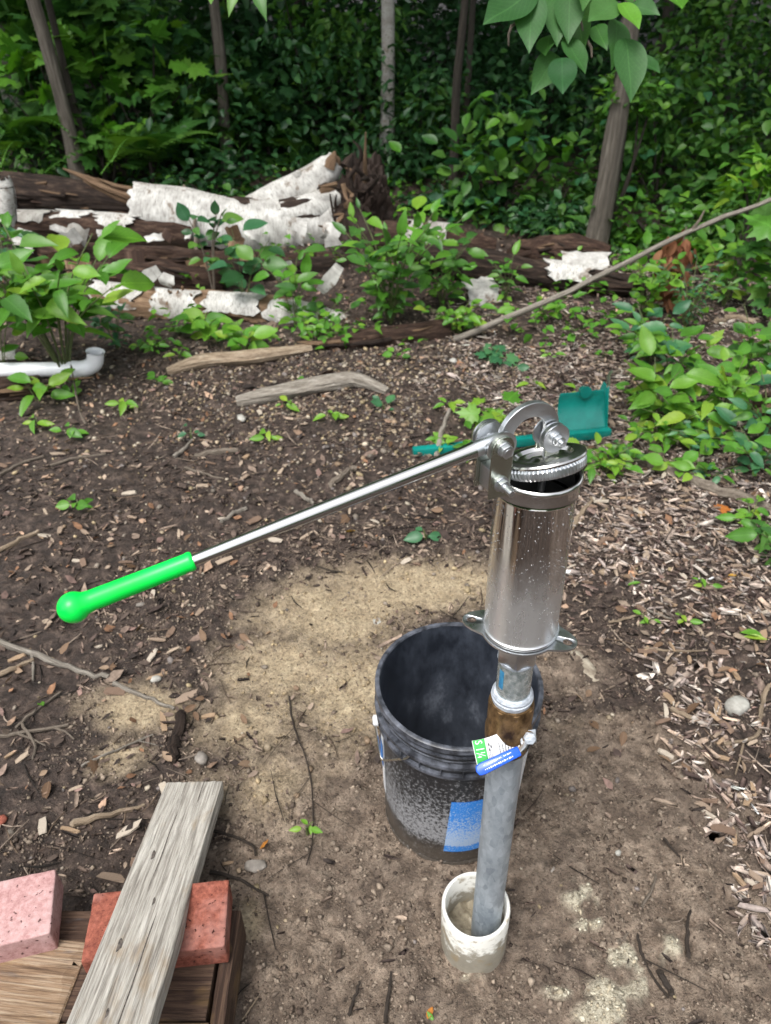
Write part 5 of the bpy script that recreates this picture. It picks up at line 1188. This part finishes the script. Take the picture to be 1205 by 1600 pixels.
pl_('leafy stem group at the right side of the centre shrub', 690, 480, .36, .22, 8, 70, .09, 'ov', ['lf_b', 'lf_m'])
pl_('upright yellow sprig with round leaves above the centre shrub', 645, 460, .60, .05, 1, 9, .10, 'rd', ['lf_y', 'lf_b'], whorl=True)
pl_('low bright plant at the foot of the long stick', 715, 520, .14, .20, 8, 60, .07, 'se', ['lf_y', 'lf_b'])
pl_('small teal seedling right of the foot of the long stick', 770, 565, .05, .08, 4, 20, .05, 'mp', ['lf_t'])
pl_('small bright plant beside the white pointed bark piece', 790, 470, .24, .14, 6, 40, .06, 'se', ['lf_b', 'lf_m'])
pl_('low yellow green plant below the wide white bark', 855, 500, .12, .12, 5, 34, .06, 'se', ['lf_y', 'lf_b'])
pl_('young seedling behind the handle beside the dead stub', 760, 668, .09, .07, 4, 16, .07, 'mp', ['lf_y', 'lf_b'])
pl_('tiny sprout just left of the dead stub', 692, 700, .05, .05, 3, 10, .045, 'se', ['lf_b', 'lf_y'])
pl_('bright plant under the handle joint behind the pump', 735, 715, .06, .12, 5, 20, .05, 'se', ['lf_b', 'lf_y'])
# right hand side
for lab, px, py, h, sp_, nst, nl, ls, t, mats in [
 ('low bright creeping plant just right of the pump lid', 945, 735, .09, .15, 8, 46, .055, 'se', ['lf_b', 'lf_y']),
 ('small green plant between the pump lid and the grey branch', 975, 718, .08, .08, 4, 20, .05, 'ov', ['lf_b', 'lf_m']),
 ('tall pale plant with large light leaves right of the shovel', 1015, 655, .20, .16, 5, 28, .115, 'ov', ['lf_y', 'lf_b']),
 ('bright plant with drooping leaves right of the shovel end', 1060, 680, .16, .16, 6, 44, .10, 'ov', ['lf_b', 'lf_y']),
 ('low spiky green plant below the drooping leaves', 1030, 690, .08, .18, 8, 54, .055, 'se', ['lf_b', 'lf_y']),
 ('yellow tipped plant in front of the right shrubs', 1045, 600, .24, .15, 5, 34, .09, 'ov', ['lf_y', 'lf_b', 'lf_t']),
 ('blue green plant behind the yellow tipped one', 1010, 570, .22, .18, 6, 44, .085, 'ov', ['lf_t', 'lf_b']),
 ('round leaved light plant near the right edge', 1130, 650, .22, .14, 5, 34, .08, 'rd', ['lf_y', 'lf_b']),
 ('mid green plant at right edge above the rounded log end', 1165, 600, .30, .16, 5, 36, .09, 'rd', ['lf_b', 'lf_m']),
 ('green plant with fine leaves left of the rounded log end', 1095, 700, .12, .18, 8, 60, .05, 'se', ['lf_b', 'lf_t']),
 ('pale green plant at the right edge with broad leaves', 1190, 700, .28, .18, 7, 54, .085, 'ov', ['lf_t', 'lf_b']),
 ('broad leaved plant at right edge above the grey branch', 1180, 740, .16, .14, 5, 34, .075, 'ov', ['lf_b', 'lf_t']),
 ('round leaved seedling on the mulch above the grey branch', 1065, 742, .06, .09, 4, 16, .07, 'rd', ['lf_b', 'lf_y']),
 ('second low seedling on the mulch above the grey branch', 1110, 745, .05, .10, 4, 18, .055, 'ov', ['lf_b', 'lf_t']),
 ('bright seedling under the grey branch at the right', 1170, 822, .07, .09, 4, 20, .05, 'se', ['lf_y', 'lf_b']),
 ('green plant at the right edge below the grey branch', 1210, 870, .10, .10, 5, 26, .07, 'ov', ['lf_m', 'lf_b']),
 ('feathery green plant under the hanging dead leaves', 1070, 510, .30, .20, 10, 110, .05, 'na', ['lf_m', 'lf_t']),
 ('yellow green plant left of the hanging dead leaves', 1000, 500, .34, .16, 6, 60, .06, 'rd', ['lf_y', 'lf_b']),
 ('light plant right of the hanging dead leaves', 1130, 480, .42, .20, 7, 64, .085, 'ov', ['lf_y', 'lf_b', 'lf_m']),
 ('large lobed plant at the right edge under the long stick', 1200, 500, .46, .18, 5, 36, .14, 'mp', ['lf_b', 'lf_m']),
 ('bright little plant on bare soil right of the long stick foot', 990, 545, .10, .14, 6, 40, .05, 'se', ['lf_b', 'lf_y'])]:
    pl_(lab, px, py, h, sp_, nst, max(12, int(nl*1.1)), ls, t, mats)
seed_spots = [(125, 795, 2), (300, 688, 0), (480, 605, 2), (245, 600, 2), (940, 560, 2), (450, 640, 1), (800, 580, 0), (905, 620, 1), (830, 605, 1), (280, 560, 1), (620, 560, 2), (480, 1300, 3), (665, 845, 0), (1010, 975, 3), (1095, 920, 3), (60, 665, 1), (110, 680, 2), (860, 560, 1), (200, 640, 1), (700, 640, 1), (420, 690, 1), (520, 655, 1), (985, 620, 2), (220, 545, 1), (280, 520, 2), (1070, 975, 3), (600, 640, 0)]
seed_labels = ['bright green seedling on the dark soil behind the green grip', 'teal two leaved seedling left of the grey broken stick', 'bright seedling on the soil between the two dead branches', 'bright seedling just right of the drain pipe bend', 'bright seedling behind the shovel scoop',
 'yellow green seedling below the left end of the lower dead branch', 'teal seedling on the gravel below the long stick', 'yellow green seedling directly behind the shovel scoop', 'yellow green seedling behind the top of the pump arm', 'yellow green seedling at the left end of the upper dead branch',
 'bright seedling in front of the flat red rotten log', 'light sprout at the foot of the bare twig left of the bucket', 'teal seedlings on the dark soil above the sand under the handle', 'light sprout on the mulch right of the pump lugs', 'light sprout in the middle of the mulch on the right',
 'yellow green seedling under the sprig below the drain pipe', 'bright seedling on the litter right below the drain pipe bend', 'yellow green seedling on the gravel above the pump', 'yellow green seedling halfway between drain pipe and dead branches', 'yellow green seedling right of the lower dead branch',
 'yellow green seedling below the middle of the lower dead branch', 'yellow green seedling under the right part of the lower dead branch', 'bright seedling right of the shovel under the big plants', 'yellow green seedling below the small crumbling birch log', 'bright seedling below the pale round leaved plant', 'light sprout beside the yellow leaf in the lower mulch', 'teal seedling just right of the lower dead branch end']
for i, (px, py, k) in enumerate(seed_spots):
    lab = seed_labels[i]
    pl_(lab, px, py, .04, .03, 2, 6 if k else 4, .05 if k != 3 else .025, 'rd' if k in (0, 2) else 'se', [['lf_t'], ['lf_y'], ['lf_b'], ['lf_y']][k], name='seedling', cat='seedling', group='seedlings on the clearing floor')
# hanging dead leaves
dl = empty('dead_leaf_cluster', at_y(1062, 372, 3.6), 'cluster of hanging brown dead leaves under the long stick', 'dead leaves')
dq = at_y(1040, 470, 3.55)-dl.location
mb = MB(); mb.add(*tube(smoothpts([Vector((.02, 0, .05)), dq*.4+Vector((.02, 0, 0)), dq], 4), .004, 6)); mb.build('stem', M['stick'], dl)
for k in range(110):
    t_ = random.random(); p = dq*t_+Vector((random.gauss(0, .035), random.gauss(0, .03), random.gauss(0, .02))); put_leaf(dl, p, Vector((random.gauss(0, .35), random.gauss(0, .35), -1)), Vector((0, -1, 0))+rv(.5), random.uniform(.06, .10), random.choice(['el', 'na']), 'lf_dry')
# ------------------------------------------------------------------ trees
def tree(label, px, py, Yd, r0, name='tree', mat='bark', lean=(0, 0), h=5.5, crown=True, cr=1.6, vine=None, wob=.05, group=None, cz=None):
    b = at_y(px, py, Yd); z0 = hz(b.x, b.y); base = Vector((b.x, b.y, z0)); r = empty(name, base, label, 'tree', group)
    P = [Vector((0, 0, -.1))]+[Vector((lean[0]*t*h+random.gauss(0, wob)*t, lean[1]*t*h+random.gauss(0, wob)*t, t*h)) for t in (.06, .14, .24, .36, .55, .78, 1.0)]
    Q = smoothpts(P, 5); n = len(Q); RR = [r0*(1.28-.28*min(1, i/6))*(1-.62*i/(n-1)) for i in range(n)]
    mb = MB(); mb.add(*tube(Q, RR, 16, jit=.16, jf=3.5, seed=random.randrange(40))); mb.build('trunk', M[mat], r)
    top = Q[-1]
    for k in range(4):
        i = random.randrange(int(n*.6), n-2); a = random.uniform(0, 6.28); e = Q[i]+Vector((math.cos(a)*.9, math.sin(a)*.9, .7)); mb = MB(); mb.add(*tube([Q[i], (Q[i]+e)/2+Vector((0, 0, -.05)), e], [RR[i]*.5, RR[i]*.35, RR[i]*.12], 8)); mb.build('limb', M[mat], r)
    if crown:
        n = 900; v = rng.normal(0, .5, (n, 3))*np.array([cr, cr, cr*.75]); L_ = v+np.array([top.x, top.y, (cz or top.z)-.3]); L_[:, 2] = np.maximum(L_[:, 2], 2.4-z0)
        TV, TF, TU = TL['ov']; many('crown', TV, np.array(TF), rots(n, None, .6), (rng.uniform(.22, .42, n))[:, None]*np.ones(3), L_, M['lf_m'], tint=rng.random(n), uv=TU, parent=r, smooth=True)
    return r
random.seed(50)
tree('straight grey barked tree trunk on the right behind the logs', 926, 415, 4.55, .062, lean=(.014, 0), h=5.2, wob=.03)
tree('slim dark tree close behind the right grey trunk', 1002, 250, 6.6, .05, mat='barkd', h=5)
tree('leaning grey tree trunk at the left behind the fallen birch', 122, 255, 5.45, .052, lean=(-.05, .02), h=5.4, wob=.04)
tree('second thin stem right beside the left leaning trunk', 142, 250, 5.6, .028, mat='barkd', lean=(-.06, 0), h=5)
tree('pale birch tree at the far left top corner', 28, 180, 6.3, .085, mat='birchg', h=6)
tree('thin forked sapling in the top left centre', 352, 215, 6.1, .045, mat='bark', lean=(.02, 0), h=5)
tree('thin straight sapling just left of the forked one', 345, 160, 6.2, .02, mat='barkd', h=5)
tree('pale spotted trunk in the top centre', 606, 235, 6.2, .055, mat='birchg', h=6)
tree('dark narrow trunk right of the pale spotted trunk', 705, 330, 5.6, .032, mat='barkd', h=5, lean=(.01, 0))
tree('thin reddish sapling between centre and right trunk', 722, 240, 6.4, .028, mat='barkd', h=4.5, lean=(.03, 0))
tree('vine covered dark trunk left of the pale spotted trunk', 475, 185, 8.0, .08, mat='barkd', h=6)
tree('slim tree in the dark shrubs near the right edge', 1080, 260, 6.8, .045, mat='bark', h=5.5, lean=(.04, 0))
for i, (x, y) in enumerate([(-3.8, 6.5), (3.9, 6.2), (-1.6, 9), (1.2, 9.4), (3.2, 9), (-4, 9.5), (-5.5, 5.2), (5.4, 4.8), (0, 11.5), (-2.6, 12), (2.8, 12), (5.5, 9), (-6, 8)]):
    px, py = proj((x, y, 0)); tree('forest tree standing deep among the dark shrubs', px, py, y, random.uniform(.05, .09), mat='barkd', h=random.uniform(4.5, 6.5), cr=2.0, group='forest trees in the dark background')
# ------------------------------------------------------------------ forest shrubs
random.seed(60)
def sh_(label, px, py, Yd, rx, rz, nst, nin, ls, t, mat, mats=None, name='forest_shrub', **k):
    c = at_y(px, py, Yd); return shrub(name, label, 'shrub', c, (rx, rx*.55, rz), nst, nin, ls, t, mat, mats=mats, **k)
SH = [
 ('light maple shrub at top left behind the leaning trunk', 215, 160, 6.6, .65, .5, 260, 90, .17, 'mp', 'lf_m', ['lf_m', 'lf_b']),
 ('maple shrub in the top left corner', 60, 60, 6.4, .6, .45, 260, 60, .17, 'mp', 'lf_m', None),
 ('maple shrub hanging over the left leaning trunk', 170, 40, 6.2, .45, .3, 160, 50, .16, 'mp', 'lf_m', ['lf_m', 'lf_d']),
 ('dark maple shrub at the top left centre', 350, 140, 7.4, .6, .5, 300, 60, .17, 'mp', 'lf_d', ['lf_d', 'lf_m']),
 ('low maple shrub above the fallen birch', 400, 215, 6.6, .5, .3, 240, 60, .15, 'mp', 'lf_d', ['lf_m', 'lf_d']),
 ('dark shrub left of the pale spotted trunk', 520, 130, 7.8, .7, .6, 1500, 60, .09, 'ov', 'lf_d', None),
 ('low dark shrub behind the root plate', 600, 290, 6.0, .5, .35, 1000, 60, .08, 'ov', 'lf_d', None),
 ('tall dark shrub right of the pale spotted trunk', 690, 110, 7.4, .7, .6, 1500, 50, .09, 'ov', 'lf_d', None),
 ('bright shrub with oval leaves left of the right grey trunk', 790, 265, 5.2, .42, .33, 160, 150, .105, 'rd', 'lf_m', ['lf_m', 'lf_b', 'lf_t']),
 ('small bright shrub between the bright shrub and the grey trunk', 880, 330, 5.2, .25, .25, 250, 80, .08, 'rd', 'lf_m', ['lf_m', 'lf_t']),
 ('shrub filling the space at top right of centre', 840, 130, 6.6, .55, .45, 1100, 60, .085, 'ov', 'lf_d', ['lf_m', 'lf_d']),
 ('leafy shrub right of the right grey trunk', 1030, 230, 5.3, .4, .4, 900, 110, .075, 'rd', 'lf_m', ['lf_m', 'lf_t']),
 ('large green shrub at the top right', 1120, 110, 5.9, .75, .5, 1900, 120, .075, 'se', 'lf_m', ['lf_m', 'lf_d']),
 ('green shrub at the right edge above the long stick', 1185, 260, 4.9, .4, .32, 700, 110, .08, 'rd', 'lf_m', ['lf_m', 'lf_b']),
 ('low shrub between the grey trunk and the hanging dead leaves', 1020, 365, 4.6, .33, .25, 350, 110, .075, 'rd', 'lf_m', ['lf_m', 'lf_b']),
 ('light leaved branch shrub at the right edge over the stick', 1185, 285, 4.1, .16, .1, 40, 50, .09, 'rd', 'lf_b', ['lf_b', 'lf_y']),
 ('green shrub right of the hanging dead leaves', 1140, 380, 4.4, .35, .25, 500, 110, .08, 'ov', 'lf_m', ['lf_m', 'lf_b']),
 ('low dark shrub at the foot of the right grey trunk', 870, 385, 5.0, .35, .2, 600, 60, .07, 'ov', 'lf_d', ['lf_m', 'lf_d']),
 ('low dark shrub behind the grey bark sleeve', 720, 345, 5.3, .4, .22, 700, 70, .07, 'ov', 'lf_d', ['lf_m', 'lf_d']),
 ('small shrub left behind the dark hollow log', 40, 265, 5.6, .45, .25, 600, 70, .08, 'ov', 'lf_m', ['lf_m', 'lf_d']),
 ('small leafy shrub in the gap behind the birch fork', 340, 290, 5.4, .4, .2, 420, 60, .07, 'rd', 'lf_d', ['lf_m', 'lf_d']),
 ('leafy creeper climbing in front of the right grey trunk', 985, 140, 4.6, .18, .13, 60, 120, .06, 'rd', 'lf_b', ['lf_m', 'lf_b']),
 ('yellowish creeper on the vine covered trunk', 480, 50, 7.3, .22, .4, 200, 60, .08, 'rd', 'lf_b', ['lf_b', 'lf_m']),
 ('dark shrub in the far top centre', 430, 60, 8.2, .7, .5, 1400, 40, .09, 'ov', 'lf_d', None),
 ('bright maple sapling in front of the far left trunk', 70, 120, 5.7, .35, .30, 0, 80, .15, 'mp', 'lf_m', ['lf_m', 'lf_b']),
 ('maple sapling right of the left leaning trunk', 215, 120, 5.9, .40, .34, 0, 90, .15, 'mp', 'lf_m', ['lf_m', 'lf_m', 'lf_b']),
 ('maple seedling above the broken birch end', 165, 225, 5.6, .30, .16, 0, 50, .12, 'mp', 'lf_m', ['lf_m', 'lf_b']),
 ('maple shrub in the shade between the thin saplings', 380, 170, 6.3, .35, .25, 0, 60, .15, 'mp', 'lf_m', ['lf_m', 'lf_d']),
 ('mid green shrub beside the top of the pale spotted trunk', 560, 90, 6.8, .35, .35, 500, 60, .09, 'ov', 'lf_m', ['lf_m', 'lf_d']),
 ('mid green shrub in front of the dark narrow trunk', 660, 200, 6.2, .35, .3, 400, 60, .08, 'ov', 'lf_m', ['lf_m', 'lf_d']),
]
for a in SH: sh_(*a)
# ferns
def fern(label, px, py, Yd, s, nf=9):
    b = at_y(px, py, Yd); z = max(hz(b.x, b.y), 0); r = empty('fern', Vector((b.x, b.y, b.z)), label, 'fern')
    for k in range(nf):
        a = 2*math.pi*k/nf+random.random()*.5; put_leaf(r, Vector((0, 0, random.uniform(0, .08))), Vector((math.cos(a), math.sin(a), random.uniform(.35, .9))), Vector((0, 0, 1)), s*random.uniform(.75, 1.1), 'fern', 'lf_m', 'frond')
    mb = MB(); mb.add(*tube([Vector((0, 0, -b.z+z-.05)), Vector((0, 0, .05))], [.02, .012], 7)); mb.build('rootstock', M['barkd'], r)
    return r
fern('large fern at the left edge behind the logs', 45, 240, 5.7, .62, 11); fern('fern above the broken end of the fallen birch', 235, 255, 5.6, .6, 11); fern('fern behind the middle of the fallen birch', 330, 235, 6.2, .6, 10); fern('fern in the shade left of the pale spotted trunk', 420, 240, 6.4, .55, 9)
# far wood: one mass
def far_wood(name, n, y0, y1, xr, z1, ls, mat='lf_d'):
    y = rng.uniform(y0, y1, n); x = rng.uniform(-1, 1, n)*(xr*(.5+y/y1*.5)); f = fbm(x*1.3, y*1.3, 88, 3); zmax = z1*(.35+1.1*f); z = rng.random(n)**.8*zmax+H(x, y)
    L_ = np.stack([x, y, z], -1); TV, TF, TU = TL['ov']
    many(name, TV, np.array(TF), rots(n, None, .55), (ls*rng.uniform(.6, 1.3, n))[:, None]*np.ones(3), L_, M[mat], tint=rng.random(n), uv=TU, smooth=True, kind='stuff', label='dense dark undergrowth of the wood behind the clearing')
far_wood('undergrowth', 34000, 7.2, 13.5, 8.5, 3.0, .13)
far_wood('low_undergrowth', 9000, 5.6, 7.6, 5.0, .75, .075)
far_wood('canopy_edge', 9000, 13, 19, 15, 6.5, .38)
# unseen woods added behind the clearing, height and gaps shaped for the steel's reflections
n = 12000; a = rng.uniform(math.pi*.95, math.pi*2.05, n); rr = rng.uniform(6.5, 10, n); L_ = np.stack([rr*np.cos(a), 1+rr*np.sin(a), rng.random(n)*np.clip(.6+9*(vn(a*6, a*0+.5, 44)-.35), .8, 5.5)], -1); TV, TF, TU = TL['ov']
many('reflection_wood', TV, np.array(TF), rots(n, None, .6), (rng.uniform(.3, .6, n))[:, None]*np.ones(3), L_, M['lf_m'], tint=rng.random(n), uv=TU, smooth=True, kind='stuff', label='unseen ring of woodland added for reflections in the steel')
# ground cover sprinkled along the edge of the wood
n = 6500; x = rng.uniform(-3, 3.2, n); y = rng.uniform(3.1, 6.2, n); k_ = (fbm(x*3, y*3, 71, 3) > np.interp(y, [3.1, 4, 5.5], [.60, .52, .40]))|((x > 1.2) & (y > 2.6) & (fbm(x*3, y*3, 72, 3) > .5)); x, y = x[k_], y[k_]; n = len(x)
L_ = np.stack([x, y, H(x, y)+rng.uniform(.01, .10, n)], -1); TV, TF, TU = TL['rd']
many('ground_cover', TV, np.array(TF), rots(n, None, .4), (rng.uniform(.025, .055, n))[:, None]*np.ones(3), L_, M['lf_b'], tint=rng.random(n), uv=TU, smooth=True, kind='stuff', label='low green ground cover along the wood edge')
# ------------------------------------------------------------------ leafy branch hanging in at the top right
random.seed(71)
hb = empty('hanging_branch', at_d(900, -160, 1.75), 'leafy branch with large leaves hanging into the top of the photo', 'branch')
def hp(px, py, d=1.7): return at_d(px, py, d)-hb.location
br = MB(); br.add(*tube(smoothpts([hp(1300, -420, 2.4), hp(1080, -220, 1.95), hp(940, -90, 1.75), hp(880, -10, 1.7), hp(800, 40, 1.65)], 5), [.014, .0138, .013, .0125, .012, .011, .0105, .010, .0095, .009, .0085, .008, .0075, .007, .0065, .006, .0055, .005, .0045, .004, .003], 9, jit=.1)); br.build('main_stem', M['stick'], hb)
for (a, b) in (((940, -90), (960, 10)), ((900, -30), (915, 60)), ((830, 20), (800, 30)), ((880, -10), (870, 70)), ((940, 0), (1000, 20)), ((800, 40), (795, 72)), ((915, 60), (925, 90))):
    mb = MB(); mb.add(*tube([hp(*a), (hp(*a)+hp(*b))/2+rv(.004), hp(*b)], [.004, .003, .002], 6)); mb.build('twig', M['stick'], hb)
HL = [((838, -15), (740, 44), .00, 'lf_h'), ((832, -12), (826, 76), .0, 'lf_h'), ((868, -5), (876, 50), .03, 'lf_h'), ((890, -15), (892, 45), .02, 'lf_h'), ((965, 3), (912, 36), -.05, 'lf_h'), ((968, 5), (1008, 40), -.06, 'lf_b'),
      ((960, 30), (982, 90), -.02, 'lf_h'), ((975, 60), (1003, 138), -.04, 'lf_h'), ((880, 58), (925, 112), .03, 'lf_h'), ((878, 90), (880, 155), .0, 'lf_d'), ((870, 85), (840, 130), .05, 'lf_h'), ((860, 55), (850, 90), .06, 'lf_m'),
      ((905, 30), (905, 62), .08, 'lf_m'), ((985, 10), (1030, 6), .0, 'lf_h'), ((930, 40), (950, 70), .08, 'lf_m'), ((990, 90), (1040, 108), .02, 'lf_h'), ((1050, -10), (1070, 15), .0, 'lf_b'), ((860, -30), (810, -8), .05, 'lf_h'), ((900, -40), (930, -6), .0, 'lf_h')]
for a, b, dd, mt in HL:
    p, q_ = hp(*a, 1.65+dd), hp(*b, 1.58+dd); s = (q_-p).length
    o = put_leaf(hb, p, (q_-p), Vector((random.gauss(0, .45), -1.0, .9+random.gauss(0, .4))), s*.84, 'bl', mt)
for k in range(14):
    px, py = random.uniform(840, 1020), random.uniform(-120, -20); p = hp(px, py, random.uniform(1.65, 1.9)); put_leaf(hb, p, Vector((random.gauss(0, 1), random.gauss(0, .5), random.uniform(-1, -.2))), Vector((0, -.7, 1))+rv(.3), random.uniform(.09, .16), 'ov', 'lf_h')
# small leafy tips that dip into the top edge at the left centre
tipb = empty('hanging_branch', at_d(380, -120, 2.2), 'small leaf tips hanging in at the top edge left of centre', 'branch')
mb = MB(); mb.add(*tube([Vector((-.5, .3, .35)), Vector((-.1, 0, .1)), Vector((.05, 0, .04))], [.01, .007, .003], 7)); mb.build('main_stem', M['stick'], tipb)
for (a, b) in (((335, -35), (328, 12)), ((375, -30), (352, 6)), ((395, -30), (412, 12)), ((360, -60), (390, -20))):
    p = at_d(*a, 2.15)-tipb.location; q_ = at_d(*b, 2.1)-tipb.location; put_leaf(tipb, p, q_-p, Vector((0, -1, .8)), (q_-p).length*.85, 'ov', 'lf_m')
print('objects', len(bpy.data.objects), 'tris', sum(len(o.data.loops)-2*len(o.data.polygons) for o in bpy.data.objects if o.type == 'MESH'))
